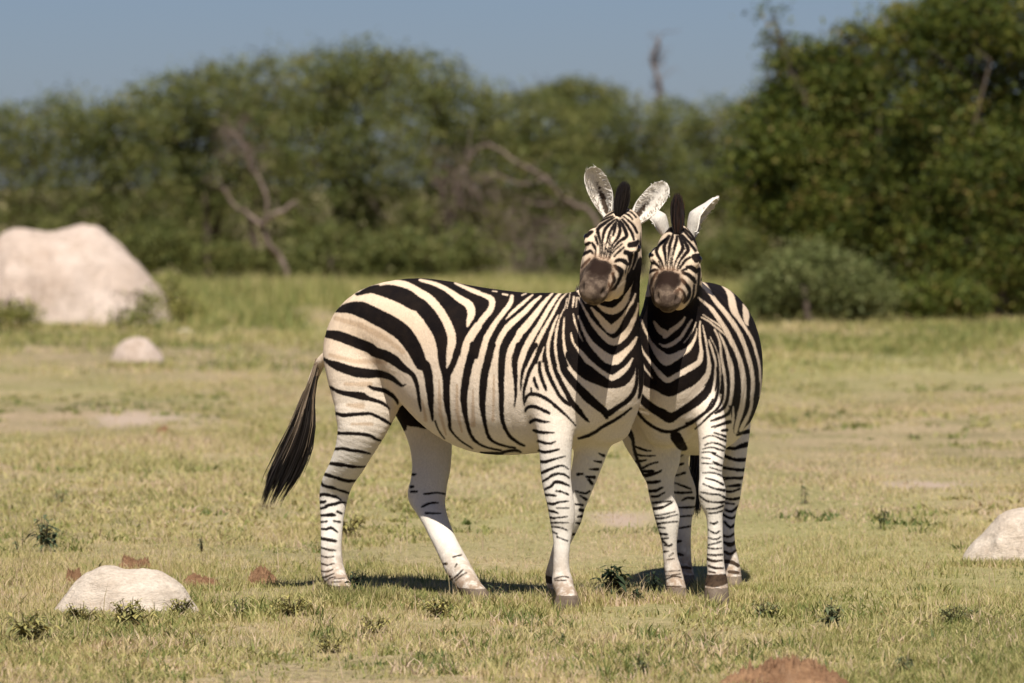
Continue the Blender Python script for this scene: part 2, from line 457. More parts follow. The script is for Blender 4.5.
COAT_2 = """
body P N1 -200,-200 500,-300 900,-200 1100,0 1100,683 N2 1040,60 1000,120 880,200 730,290 640,350 530,390 430,370 330,300 230,240 120,150 20,60 N1 -120,400
body P B1 60,0 200,60 400,60 600,200 800,600 B2 860,300 880,600 B3 860,300 740,560 640,640 560,720 500,720 470,520 440,420 400,300 200,200 0,100 B2 0,400 B1 0,200
body W N1 330,20,26 390,110,60 450,150,76 460,190,36 530,120,58 600,70,48 650,20,38 680,-30,20
body W N1 395,270,12 440,295,34 500,290,44 570,250,44 640,190,38 690,110,34 740,30,28 760,0,18
body W N1 670,260,7 720,200,12 780,100,12 810,30,10
body W N1 185,0,24 225,110,28 260,180,25 290,250,35 340,330,60 400,400,96 470,455,126 550,430,88 640,380,68 710,340,54 760,280,40 800,200,24 820,100,10
body W N1 155,230,8 200,350,24 260,440,30 330,530,40 400,620,58 480,685,58 560,650,55 650,600,60 750,540,64 830,490,55 858,430,58 870,350,40 856,250,30 850,100,24 855,20,18
body W N1 150,430,12 190,500,34 240,570,22 310,660,12
body W N2 140,150,34 230,230,74 330,280,96 430,350,120 530,370,132 640,330,132 730,265,105 800,220,88 880,140,76 935,60,58 N1 950,580,48 960,480,44 940,330,30 912,190,24 890,90,12
body K N2 100,230,70 230,370,88 330,445,90 430,500,108 510,545,110 600,510,95 700,435,86 800,370,92 900,280,92 965,180,76 995,70,50 1005,-20,34 B2 255,480,26 235,380,22 205,260,18
body W N2 140,380,30 200,455,58 260,520,60 340,570,76 420,625,58 520,665,50 600,610,86 700,540,86 800,480,76 900,400,56 975,300,40 1010,200,28 B2 295,530,28 280,430,28 250,330,24 215,230,10
body W N2 60,480,34 130,560,30 200,640,40
body W B2 320,400,12 340,500,20 345,620,20 B3 340,60,18 335,160,25 310,260,40 250,370,40 180,460,42 100,540,36 20,610,30
body W B1 130,92,48 170,130,58 230,210,40 300,310,45 370,390,50 440,480,50 510,580,50 B2 570,170,50 620,290,42 655,400,48 690,520,46 710,640,44 B3 715,100,42 715,200,42 705,300,40 698,400,36 670,500,40 620,600,44 580,683,44
body W B1 370,125,12 420,170,38 465,240,70 480,320,85 505,410,75 560,500,45 620,590,38 670,670,36 B2 690,190,38 727,280,34 756,380,34 780,470,30 795,570,25 800,683,25 B3 802,100,26 808,200,20 792,300,10
body W B1 605,335,12 630,400,60 640,470,70 640,530,48 660,570,12
body W B1 95,260,20 170,320,34 240,380,44 300,460,45 360,550,50 B2 375,60,50 425,150,58 470,240,54 520,340,46 560,440,50 590,550,55 B3 608,100,58 612,250,56 600,380,58 570,500,58 540,600,48 520,700,40
body W B2 330,150,10 370,230,28 410,330,34 440,430,44 465,530,54 B3 474,60,55 475,160,55 465,260,58 450,380,50
body W B3 492,420,14 490,560,38 470,683,34
body W B2 280,110,24 320,190,24 345,280,28 350,380,28 365,480,34 385,580,38 B3 398,100,32 402,200,30 396,300,32 372,390,36 340,440,8
body W B2 130,-30,12 210,10,24 270,60,24 330,105,24 395,165,16
body W B2 150,-60,10 240,0,18 330,60,22 405,130,16
body W B2 230,190,6 280,290,8 330,420,7
body W B2 145,60,10 165,150,14 185,230,14 200,290,6
body K N2 80,400,34 160,500,28 230,580,25 310,640,25 400,690,24
body K N2 640,665,18 750,610,22 850,540,22 930,460,22 1000,340,20
body K B3 -40,610,20 20,590,22 120,520,26 230,440,28 290,340,28 318,230,26 322,100,22 310,-20,20
body K B3 60,670,10 150,590,14 240,500,18 320,430,22 368,330,22 375,200,22 365,60,20
body K B3 290,490,18 350,455,30 400,405,32 432,300,28 438,150,36 425,0,34
body K B3 240,580,10 300,560,24 380,530,25 440,490,30 450,455,14
body K B3 280,655,10 350,620,18 420,600,28 455,590,30
body K G2 360,80,9 440,60,14 500,40,25 550,20,34
body K G2 480,120,18 530,115,28
body K G2 650,170,18 700,150,34 770,130,46
farhind K G2 600,190,10 650,170,18 700,150,34 780,130,46
body K G1 600,140,44 640,200,120 700,290,100 740,320,50
body K G1 330,40,14 400,90,25 480,125,28 560,135,30 640,120,28 740,70,20 840,10,16
body K G1 30,10,60 70,80,64 120,160,56 150,240,34 155,300,22 180,400,26 215,500,26 255,620,28
fore K G2 360,80,9 440,60,14 500,40,25 550,20,34
fore K G2 480,120,18 530,115,28
fore K G2 390,145,6 450,165,12 530,190,25
fore K G2 260,210,4 330,180,7 400,185,8 460,215,14 530,240,20
fore K G2 280,290,5 350,260,8 430,270,12 515,310,14
fore K G2 260,330,5 350,310,6 430,330,12 500,350,12
fore K G2 250,370,5 340,365,6 400,380,18
fore K G2 370,380,10 430,410,12 490,440,8
fore K G2 250,430,5 340,440,6
fore K G2 380,480,14 420,500,22 480,520,15
fore K G2 250,490,4 370,500,4
fore K G2 340,540,4 470,580,8
fore K G2 260,600,4 380,600,6 470,640,8
fore K G3 590,20,6 650,30,8 700,50,10
fore K G3 560,70,5 640,90,10 710,125,15
fore K G3 540,120,5 600,145,8 660,165,10 720,175,22
fore K G3 520,190,5 600,205,8 670,210,10 730,240,12
fore K G3 510,220,6 560,260,8 620,275,10 700,275,16 735,268,12
fore K G3 570,330,7 640,330,10 710,305,12
fore K G3 590,370,7 650,365,9 700,350,10
fore K G3 600,450,8 630,460,14 660,445,8
fore K G3 585,510,6 640,540,10 680,520,6
fore K G3 580,580,6 650,590,10 690,570,6
fore K G3 585,640,6 650,625,8 690,610,6
fore K G4 555,60,6 620,75,9 695,70,6
fore K G4 550,120,10 620,130,14 700,125,10
fore K G4 560,155,18 620,180,18 700,175,10
fore K G4 585,220,13 640,240,17 710,240,10
fore K G4 590,270,12 640,280,10
fore K G4 550,340,90 640,350,105 740,330,80
body K G1 160,300,16 220,320,18 290,345,15 350,350,7
body K G1 170,390,20 250,405,14 330,410,8 400,405,6
body K G1 190,470,30 250,465,20 300,455,7
body K G1 230,560,24 290,530,18 350,500,15 430,480,7
body K G1 265,630,32 350,615,35 430,600,18 470,570,7
body K G3 20,10,25 60,12,25 110,10,18
body K G3 50,50,20 110,40,13
body K G3 62,105,25 120,105,25 170,95,11
body K G3 82,180,20 140,175,20 190,150,11
body K G3 100,225,15 150,225,14 210,190,7
body K G3 112,280,14 170,275,12 260,265,9
body K G3 122,330,28 200,315,15 280,270,7
body K G3 128,390,8 200,380,8 300,355,4
body K G3 128,415,14 200,410,10 320,380,4
body K G3 132,465,16 200,450,10 320,440,5
body K G3 160,490,10 215,495,8
body K G3 172,545,14 230,550,12
body K G3 188,590,14 240,580,6
body K G3 210,640,10 250,650,10 270,640,5
body K G4 195,10,12 240,50,14 270,35,7
body K G4 208,100,14 240,95,6
body K G4 250,140,5 280,115,8
body K G4 230,170,4 290,160,7
body K G4 215,270,5 340,260,7
body K G4 210,310,6 340,290,8
body K G4 205,345,8 280,310,10 350,320,8
body K G4 220,410,40 280,420,60 340,410,40
midhind K G1 590,540,12 640,520,18 720,495,15
midhind K G1 590,640,10 680,620,18 735,600,25
midhind K G1 590,440,8 660,430,10 710,400,8
midhind K G3 290,50,6 370,30,10
midhind K G3 300,110,6 400,150,14 430,160,10
midhind K G3 280,190,14 350,195,15 440,190,12
midhind K G3 360,260,8 400,240,14 455,240,20
midhind K G3 320,320,8 400,320,14 470,315,12
midhind K G3 320,400,8 440,390,10
midhind K G3 320,500,8 430,480,10
midhind K G3 310,610,20 350,605,10
midhind K G4 325,120,25 370,130,10
midhind K G4 310,20,20 350,10,10
midhind K G4 330,230,30 430,240,20
farhind K G2 510,315,25 620,325,30 690,300,48 760,280,60
farhind K G2 500,405,25 600,445,34 680,455,40 760,450,40
farhind K G2 480,540,24 600,560,25 680,570,35 750,565,30
farhind K G2 480,655,16 640,660,20 750,655,26
farhind K G3 720,80,10 780,70,14 860,70,22
farhind K G3 740,140,8 850,130,25
farhind K G3 710,180,16 780,185,14 850,160,10
farhind K G3 710,240,12 790,250,16 850,240,18
farhind K G3 720,280,10 800,290,10
farhind K G3 730,340,14 780,355,16 840,310,18
farhind K G3 700,370,15 740,400,16 790,410,14 820,390,14
farhind K G3 720,440,14 770,490,18 810,460,12
farhind K G3 710,560,15 760,570,15 810,540,12
farhind K G3 720,620,15 780,630,18 815,610,12
farhind K G4 720,20,14 770,50,18 820,20,12
farhind K G4 720,100,16 770,120,20 820,90,12
farhind K G4 720,180,34 780,190,34 840,220,30
farhind K G4 760,270,30 840,280,26
head K H4 170,665,40 230,600,54 300,572,40 380,565,40
head K H4 480,560,22 540,620,24 590,680,24
head K H4 530,530,14 600,620,14 640,690,14
head K H4 600,560,11 650,660,11
head K H5 215,330,30 270,230,48 330,160,50 400,120,46 470,110,50 545,110,60
head K H5 385,560,7 375,520,12 350,460,18 320,410,22 300,360,26 310,320,34 350,270,32 410,220,25 440,180,20
head K H5 408,520,9 405,450,16 400,400,20 390,340,38 392,290,35 420,230,28 450,180,20
head K H5 435,460,8 440,400,14 446,340,25 456,270,28 480,200,25 490,160,15
head K H5 490,400,8 500,350,18 512,290,25 530,230,22 530,180,15
head K H5 460,430,7 454,570,7
head K H5 482,420,7 480,570,7
head K H5 428,450,7 427,570,7
head K H5 505,500,7 500,570,7
head K H5 330,470,9 362,570,8
head K H5 575,520,9 540,575,8
head K H5 425,240,9 395,300,8
head K H5 620,330,9 600,270,8
head K H5 468,330,6 470,420,6 465,520,7
head K H5 505,520,7 530,450,15 560,400,22 590,350,35 600,300,35 585,240,28 555,180,20
head K H5 535,560,7 550,510,12 580,450,18 620,400,25 660,350,30 655,310,32 625,250,28 590,200,22 560,160,18
head K H5 745,350,22 700,290,22 640,220,22 590,170,18
head K H5 700,420,13 640,450,22 600,500,18 570,550,11
head K H5 785,330,13 740,240,20 680,150,22 620,100,18
head K H5 760,230,9 700,120,9
head K H5 760,440,80 720,410,36 790,400,40
head K H5 650,540,28 700,540,48 750,580,48 790,560,28
head K H5 590,580,16 640,555,22
head K H5 215,395,45 250,400,35
head K H5 210,500,18 270,490,25 320,520,20 345,560,11
head K H5 215,600,20 270,570,25 310,570,18
head K H5 260,460,14 300,500,14 330,545,9
head K H5 195,560,20 H6 178,50,25 172,200,20 182,330,15 207,430,18 240,490,18
head K H6 230,250,16 250,180,22 280,120,25 310,90,18
head K H6 250,400,42 230,330,25 225,260,11
head K H6 265,330,18 255,270,14
head K H6 600,90,22 660,110,40 720,160,45 742,200,22
head K H6 590,170,28 630,210,35 665,260,40 680,310,35 660,370,30 620,430,18
head K H6 560,270,18 600,300,15 630,370,18 600,420,14
head K H6 730,230,18 720,330,18 690,430,25 640,500,35 620,530,25
head K H6 795,60,20 778,200,20 772,330,25 742,440,25 700,510,25
head K H6 280,530,15 330,570,30 400,590,30 480,575,28 560,540,34 620,570,34
head M H6 320,100 380,60 480,65 560,105 585,190 560,240 500,300 480,400 450,500 400,620 270,600 235,480 255,400 265,300 285,180
head D H6 320,100 380,60 480,65 560,105 580,190 540,260 480,270 420,230 330,260 280,260 290,180
head K H6 495,345,20 540,295,26 570,270,12
head K H6 480,440,16 540,410,38 580,400,26
"""


class Chart:
    """A raster of signed distances (in chart units) to the stripes: positive inside black hair."""
    RES = 3
    fat = 0.54

    def __init__(self, x0, y0, x1, y1):
        self.o = (x0, y0)
        self.nx, self.ny = int((x1 - x0) * self.RES), int((y1 - y0) * self.RES)
        self.f = np.full((self.ny, self.nx), -6.0, dtype=np.float32)
        self.m = np.full((self.ny, self.nx), -14.0, dtype=np.float32)
        self.d = np.full((self.ny, self.nx), -6.0, dtype=np.float32)

    def window(self, xs, ys, pad):
        R = self.RES
        i0, i1 = max(0, int((min(xs) - pad - self.o[0]) * R)), min(self.nx, int((max(xs) + pad - self.o[0]) * R) + 1)
        j0, j1 = max(0, int((min(ys) - pad - self.o[1]) * R)), min(self.ny, int((max(ys) + pad - self.o[1]) * R) + 1)
        if i1 <= i0 or j1 <= j0:
            return None
        X, Y = np.meshgrid(np.arange(i0, i1) / R + self.o[0], np.arange(j0, j1) / R + self.o[1])
        return (slice(j0, j1), slice(i0, i1)), X, Y

    def stroke(self, pts, white=False):
        P = np.array(pts)
        if len(P) > 2:                                   # smooth the hand-placed points a little
            Q = [P[0]]
            for i in range(len(P) - 1):
                a, b = P[max(i - 1, 0)], P[min(i + 2, len(P) - 1)]
                p, q = P[i], P[i + 1]
                for t in (0.34, 0.67, 1.0):
                    h = ((2 * p) + (-a + q) * t + (2 * a - 5 * p + 4 * q - b) * t * t + (-a + 3 * p - 3 * q + b) * t ** 3) / 2
                    h[2] = p[2] + (q[2] - p[2]) * t
                    Q.append(h)
            P = np.array(Q)
        for a, b in zip(P[:-1], P[1:]):
            pad = max(a[2], b[2]) / 2 + 5
            w = self.window((a[0], b[0]), (a[1], b[1]), pad)
            if w is None:
                continue
            sl, X, Y = w
            dx, dy = b[0] - a[0], b[1] - a[1]
            t = np.clip(((X - a[0]) * dx + (Y - a[1]) * dy) / max(dx * dx + dy * dy, 1e-6), 0, 1)
            w_ = a[2] + (b[2] - a[2]) * t
            if white:
                v = w_ * (0.34 if 478 < a[0] < 578 and a[1] < 366 else 0.51 if a[2] > 3.6 and a[0] > 578 else 0.45)
            else:
                v = w_ * self.fat + np.where(w_ < 2.8, 0.48, 0.12)
            v = v - np.hypot(X - a[0] - t * dx, Y - a[1] - t * dy)
            if white:
                self.f[sl] = np.minimum(self.f[sl], -v)
            else:
                self.f[sl] = np.maximum(self.f[sl], v)

    def patch(self, pts, layer):
        xs, ys = [p[0] for p in pts], [p[1] for p in pts]
        w = self.window(xs, ys, 14 if layer == 'm' else 6)
        sl, X, Y = w
        best = np.full(X.shape, 1e9)
        inside = np.zeros(X.shape, bool)
        n = len(pts)
        for i in range(n):
            (ax, ay), (bx, by) = pts[i][:2], pts[(i + 1) % n][:2]
            dx, dy = bx - ax, by - ay
            t = np.clip(((X - ax) * dx + (Y - ay) * dy) / max(dx * dx + dy * dy, 1e-6), 0, 1)
            best = np.minimum(best, np.hypot(X - ax - t * dx, Y - ay - t * dy))
            c = (ay > Y) != (by > Y)
            with np.errstate(divide='ignore', invalid='ignore'):
                inside ^= c & (X < (bx - ax) * (Y - ay) / (by - ay if by != ay else 1e-9) + ax)
        v = np.where(inside, best, -best)
        a = getattr(self, layer)
        a[sl] = np.maximum(a[sl], v)

    def sample(self, layer, x, y):
        a = getattr(self, layer)
        fx = np.clip((x - self.o[0]) * self.RES, 0, self.nx - 1.001)
        fy = np.clip((y - self.o[1]) * self.RES, 0, self.ny - 1.001)
        i, j = fx.astype(int), fy.astype(int)
        u, v = fx - i, fy - j
        return ((a[j, i] * (1 - u) + a[j, i + 1] * u) * (1 - v) + (a[j + 1, i] * (1 - u) + a[j + 1, i + 1] * u) * v)


def read_charts(text, box):
    charts = {}
    for line in text.strip().splitlines():
        w = line.split()
        ch = charts.setdefault(w[0], Chart(*box))
        if w[0] == 'head':
            ch.fat = 0.60
        pts, sh = [], None
        for tok in w[2:]:
            if tok in SHEETS:
                sh = SHEETS[tok]
                continue
            v = [float(q) for q in tok.split(',')]
            pts.append([sh[0] + v[0] / sh[2], sh[1] + v[1] / sh[2]] + ([max(v[2] / sh[2], 0.5)] if len(v) > 2 else []))
        if w[1] in 'KW':
            ch.stroke(pts, w[1] == 'W')
        else:
            ch.patch(pts, {'P': 'f', 'M': 'm', 'D': 'd'}[w[1]])
    return charts

# ------------------------------------------------------------------ zebra bodies: one implicit surface each
def resample(nodes, per=4):
    """Catmull-Rom through rows [x y z a b] (centre, lateral radius, other radius)."""
    P = np.array(nodes, float)
    out = []
    n = len(P)
    for i in range(n - 1):
        p0, p1, p2, p3 = P[max(i - 1, 0)], P[i], P[i + 1], P[min(i + 2, n - 1)]
        for j in range(per):
            t = j / per
            out.append(((2 * p1) + (-p0 + p2) * t + (2 * p0 - 5 * p1 + 4 * p2 - p3) * t * t + (-p0 + 3 * p1 - 3 * p2 + p3) * t ** 3) / 2)
    out.append(P[-1])
    return np.array(out)


class Limb:
    def __init__(self, group, nodes, lat, k, per=4, cut=False, p=2.0):
        self.group, self.k, self.cut, self.p = group, k, cut, p
        self.N = resample(nodes, per) if len(nodes) > 1 else np.array([nodes[0], nodes[0]], float)
        if len(nodes) == 1:
            self.N[1, :3] += 1e-4
        self.lat = np.asarray(lat, float)
        r = self.N[:, 3:5].max()
        self.lo = self.N[:, :3].min(0) - r
        self.hi = self.N[:, :3].max(0) + r

    def dist(self, P):
        best = np.full(len(P), 9.0, dtype=np.float32)
        for A, B in zip(self.N[:-1], self.N[1:]):
            t = B[:3] - A[:3]
            L = np.linalg.norm(t)
            if L < 1e-7:
                continue
            t /= L
            lat = self.lat - t * self.lat.dot(t)
            lat /= np.linalg.norm(lat)
            oth = np.cross(t, lat)
            q = P - A[:3].astype(np.float32)
            s = q @ t.astype(np.float32)
            h = np.clip(s / L, 0, 1)
            ax = s - h * L
            l = q @ lat.astype(np.float32)
            v = q @ oth.astype(np.float32)
            a = A[3] + (B[3] - A[3]) * h
            b = A[4] + (B[4] - A[4]) * h
            c = np.minimum(a, b)
            if self.p == 2.0:
                nn = np.sqrt((l / a) ** 2 + (v / b) ** 2 + (ax / c) ** 2)
            else:
                nn = np.sqrt((np.abs(l / a) ** self.p + np.abs(v / b) ** self.p) ** (2 / self.p) + (ax / c) ** 2)
            ql = np.sqrt(l * l + v * v + ax * ax)
            d = np.where(nn > 1e-4, ql * (1 - 1 / np.maximum(nn, 1e-4)), -c)
            best = np.minimum(best, d)
        return best


def smin(a, b, k):
    h = np.maximum(k - np.abs(a - b), 0) / k
    return np.minimum(a, b) - h * h * k * 0.25


def evaluate(limbs, P, want_group=False):
    F = np.full(len(P), 1.0, dtype=np.float32)
    D = np.full((len(P)), 9.0, dtype=np.float32)
    G = np.zeros(len(P), dtype=np.int16)
    for i, L in enumerate(limbs):
        m = 0.12
        sel = np.all((P > L.lo - m) & (P < L.hi + m), axis=1)
        idx = np.nonzero(sel)[0]
        if not len(idx):
            continue
        d = L.dist(P[idx])
        if L.cut:
            F[idx] = -smin(-F[idx], d, L.k)
            continue
        F[idx] = smin(F[idx], d, L.k)
        if want_group:
            better = d < D[idx]
            G[idx[better]] = i
            D[idx] = np.minimum(D[idx], d)
    return (F, G) if want_group else F


def surface(limbs, step):
    """Surface nets over the implicit body, then one subdivision with points pulled back onto it."""
    lo = np.min([L.lo for L in limbs], 0) - 0.03
    hi = np.max([L.hi for L in limbs], 0) + 0.03
    n = np.ceil((hi - lo) / step).astype(int) + 1
    gx, gy, gz = [np.arange(k, dtype=np.float32) * step + o for k, o in zip(n, lo)]
    F = np.full(tuple(n), 1.0, dtype=np.float32)
    for L in limbs:
        m = 0.07
        i0 = np.maximum(((L.lo - m - lo) / step).astype(int), 0)
        i1 = np.minimum(((L.hi + m - lo) / step).astype(int) + 2, n)
        X, Y, Z = np.meshgrid(gx[i0[0]:i1[0]], gy[i0[1]:i1[1]], gz[i0[2]:i1[2]], indexing='ij')
        P = np.stack([X.ravel(), Y.ravel(), Z.ravel()], 1)
        d = L.dist(P).reshape(X.shape)
        sl = tuple(slice(a, b) for a, b in zip(i0, i1))
        F[sl] = -smin(-F[sl], d, L.k) if L.cut else smin(F[sl], d, L.k)
    S = F < 0
    c = [S[i:n[0] - 1 + i, j:n[1] - 1 + j, k:n[2] - 1 + k] for i in (0, 1) for j in (0, 1) for k in (0, 1)]
    tot = sum(x.astype(np.int8) for x in c)
    act = (tot > 0) & (tot < 8)
    ids = np.full(act.shape, -1, dtype=np.int64)
    cells = np.argwhere(act)
    ids[act] = np.arange(len(cells))
    acc = np.zeros((len(cells), 3)); cnt = np.zeros(len(cells))
    I, J, K = cells.T
    corner = lambda a: F[I + a[0], J + a[1], K + a[2]]
    for a in ((0, 0, 0), (0, 0, 1), (0, 1, 0), (0, 1, 1), (1, 0, 0), (1, 0, 1), (1, 1, 0), (1, 1, 1)):
        for ax in range(3):
            if a[ax]:
                continue
            b = list(a); b[ax] = 1
            fa, fb = corner(a), corner(b)
            cr = (fa < 0) != (fb < 0)
            t = np.where(cr, fa / np.where(cr, fa - fb, 1), 0)
            p = np.array(a, float)[None, :].repeat(len(cells), 0)
            p[:, ax] = t
            acc[cr] += p[cr]; cnt[cr] += 1
    V = (cells + acc / cnt[:, None]) * step + lo
    quads = []
    for ax in range(3):
        sa = [slice(0, None)] * 3; sb = [slice(0, None)] * 3
        sa[ax] = slice(0, n[ax] - 1); sb[ax] = slice(1, n[ax])
        A, B = S[tuple(sa)], S[tuple(sb)]
        e = np.argwhere(A != B)
        u, v = (ax + 1) % 3, (ax + 2) % 3
        e = e[(e[:, u] > 0) & (e[:, v] > 0)]
        e = e[(e[:, u] < n[u] - 1) & (e[:, v] < n[v] - 1)]
        fl = A[tuple(e.T)]
        q = []
        for du, dv in ((1, 1), (0, 1), (0, 0), (1, 0)):
            g = e.copy(); g[:, u] -= du; g[:, v] -= dv
            q.append(ids[tuple(g.T)])
        q = np.stack(q, 1)
        q[~fl] = q[~fl][:, ::-1]
        quads.append(q)
    Q = np.concatenate(quads)
    Q = Q[(Q >= 0).all(1)]
    # one linear subdivision
    E = np.sort(np.stack([Q, np.roll(Q, -1, 1)], 2).reshape(-1, 2), 1)
    key = E[:, 0] * (len(V) + 1) + E[:, 1]
    uk, inv = np.unique(key, return_inverse=True)
    ev = np.stack([uk // (len(V) + 1), uk % (len(V) + 1)], 1)
    em = (V[ev[:, 0]] + V[ev[:, 1]]) / 2
    fm = V[Q].mean(1)
    nV, nE = len(V), len(em)
    inv = inv.reshape(-1, 4) + nV
    fi = np.arange(len(Q)) + nV + nE
    Q2 = np.concatenate([np.stack([Q[:, i], inv[:, i], fi, inv[:, i - 1]], 1) for i in range(4)])
    V2 = np.concatenate([V, em, fm]).astype(np.float32)
    # relax towards neighbours, then project onto the surface along the gradient
    for it in range(3):
        if it < 2:
            s = np.zeros_like(V2); k = np.zeros(len(V2))
            for a, b in ((0, 1), (1, 2), (2, 3), (3, 0)):
                np.add.at(s, Q2[:, a], V2[Q2[:, b]]); np.add.at(k, Q2[:, a], 1)
                np.add.at(s, Q2[:, b], V2[Q2[:, a]]); np.add.at(k, Q2[:, b], 1)
            V2 = (V2 * 0.4 + 0.6 * s / k[:, None]).astype(np.float32)
        f0 = evaluate(limbs, V2)
        g = np.stack([evaluate(limbs, V2 + np.array(d, np.float32) * 0.003) - f0 for d in ((1, 0, 0), (0, 1, 0), (0, 0, 1))], 1) / 0.003
        gl = np.maximum((g ** 2).sum(1), 0.25)
        mv = g * (f0 / gl)[:, None]
        V2 = V2 - np.clip(mv, -step, step).astype(np.float32)
    return V2, Q2


def px_nodes(rows):
    """rows (px, py, half width in px, distance, depth ratio) -> [x y z a b]."""
    out = []
    for px, py, hw, Y, r in rows:
        p = at(px, py, Y)
        w = hw / F_PX * Y
        out.append([*p, w, w * r])
    return out


def torso_nodes(rows):
    out = []
    for px, yt, yb, Y, w in rows:
        p0, p1 = at(px, yt, Y), at(px, yb, Y)
        out.append([p0[0], Y, (p0[2] + p1[2]) / 2, w, (p0[2] - p1[2]) / 2])
    return out


def head_frame(poll, tip, lateral):
    a = unit(tip - poll)
    e = np.asarray(lateral, float)
    e = unit(e - a * e.dot(a))
    n = np.cross(e, a)
    if n[1] > 0:
        n = -n
    return a, e, n


def head_limbs(poll, tip, lateral):
    a, e, n = head_frame(poll, tip, lateral)
    L = np.linalg.norm(tip - poll)
    q = L / 0.52
    P = lambda s, x, h: poll + a * s * q + e * x * q + n * h * q
    row = lambda s, h, la, ve: [*P(s, 0, h), la * q, ve * q]
    out = [Limb('head', [row(-0.01, -0.055, 0.066, 0.062), row(0.07, -0.06, 0.086, 0.085), row(0.15, -0.075, 0.093, 0.105),
                         row(0.23, -0.085, 0.080, 0.105), row(0.31, -0.078, 0.068, 0.088), row(0.39, -0.070, 0.066, 0.075),
                         row(0.43, -0.062, 0.057, 0.058), row(0.47, -0.060, 0.052, 0.048), row(0.488, -0.058, 0.042, 0.036)], e, 0.03)]
    for sg in (-1, 1):
        out.append(Limb('head', [[*P(0.10, sg * 0.058, -0.13), 0.045, 0.080], [*P(0.20, sg * 0.060, -0.14), 0.042, 0.08],
                                 [*P(0.33, sg * 0.042, -0.125), 0.034, 0.05]], e, 0.05))
        out.append(Limb('head', [[*P(0.135, sg * 0.078, -0.022), 0.024, 0.02], [*P(0.19, sg * 0.082, -0.026), 0.022, 0.018]], e, 0.035))
        out.append(Limb('head', [[*P(0.24, sg * 0.062, -0.062), 0.022, 0.02], [*P(0.32, sg * 0.046, -0.055), 0.018, 0.02]], e, 0.04))
        out.append(Limb('head', [[*P(0.44, sg * 0.034, -0.036), 0.024, 0.026], [*P(0.480, sg * 0.030, -0.044), 0.020, 0.022]], e, 0.03))
        out.append(Limb('head', [[*P(0.478, sg * 0.050, -0.022), 0.009, 0.013], [*P(0.50, sg * 0.040, -0.036), 0.008, 0.010]], e, 0.012, cut=True))
        out.append(Limb('head', [[*P(0.137, sg * 0.106, -0.038), 0.012, 0.012], [*P(0.158, sg * 0.104, -0.041), 0.012, 0.012]], e, 0.012, cut=True))
    out.append(Limb('head', [row(0.40, -0.112, 0.032, 0.028), row(0.452, -0.104, 0.030, 0.022)], e, 0.022))   # chin
    out.append(Limb('head', [[*P(0.46, 0.05, -0.098), 0.004, 0.005], [*P(0.515, 0.02, -0.093), 0.004, 0.005], [*P(0.515, -0.02, -0.093), 0.004, 0.005],
                             [*P(0.46, -0.05, -0.098), 0.004, 0.005]], a, 0.008, cut=True))                        # lips
    return out, P, (a, e, n)


def ear(base, tip, width, face, fold=1.0, wall=0.006, curl=0.0):
    """A cupped ear: returns verts, faces, inside flag (1 inside, 0 outside), height along it, position across it."""
    base, tip = np.asarray(base, float), np.asarray(tip, float)
    ax = tip - base
    L = np.linalg.norm(ax)
    ax /= L
    f = unit(face - ax * np.dot(face, ax))
    side = np.cross(ax, f)
    NV, NU = 26, 22
    V, ins, hh, uu = [], [], [], []
    for layer in (0, 1):
        for i in range(NV):
            v = i / (NV - 1)
            prof = (0.30 + 0.70 * math.sin(math.pi / 2 * min(1, v / 0.58)) ** 1.3) * (math.sqrt(max(0, 1 - ((v - 0.58) / 0.42) ** 2.6)) if v > 0.58 else 1)
            hw = width * 0.5 * max(prof, 0.03)
            wrap = (2.5 - 1.55 * min(1, v / 0.75)) * fold
            for j in range(NU):
                u = -1 + 2 * j / (NU - 1)
                th = u * wrap
                r = hw / max(math.sin(min(wrap, math.pi / 2)), 0.3)
                x = math.sin(th) * r
                y = (math.cos(min(wrap, 1.6)) - math.cos(th)) * r * 0.8
                off = wall * (0.3 if layer == 0 else -0.3 - 0.9 * (1 - v)) * (1 - abs(u) ** 6)
                nx, ny = math.sin(th), -math.cos(th)
                p = base + ax * (v * L) + side * (x + (-nx) * off) + f * (y - ny * off) + f * (-0.012 * math.sin(math.pi * v)) + side * curl * v * v
                V.append(p); ins.append(1.0 if layer == 0 else 0.0); hh.append(v); uu.append(u)
    F = []
    for layer in (0, 1):
        o = layer * NV * NU
        for i in range(NV - 1):
            for j in range(NU - 1):
                q = [o + i * NU + j, o + i * NU + j + 1, o + (i + 1) * NU + j + 1, o + (i + 1) * NU + j]
                F.append(q if layer == 0 else q[::-1])
    o = NV * NU
    for i in range(NV - 1):
        F.append([i * NU, (i + 1) * NU, o + (i + 1) * NU, o + i * NU])
        F.append([i * NU + NU - 1, o + i * NU + NU - 1, o + (i + 1) * NU + NU - 1, (i + 1) * NU + NU - 1])
    for j in range(NU - 1):
        k = (NV - 1) * NU + j
        F.append([k, k + 1, o + k + 1, o + k])
    return np.array(V), np.array(F), np.array(ins), np.array(hh), np.array(uu)


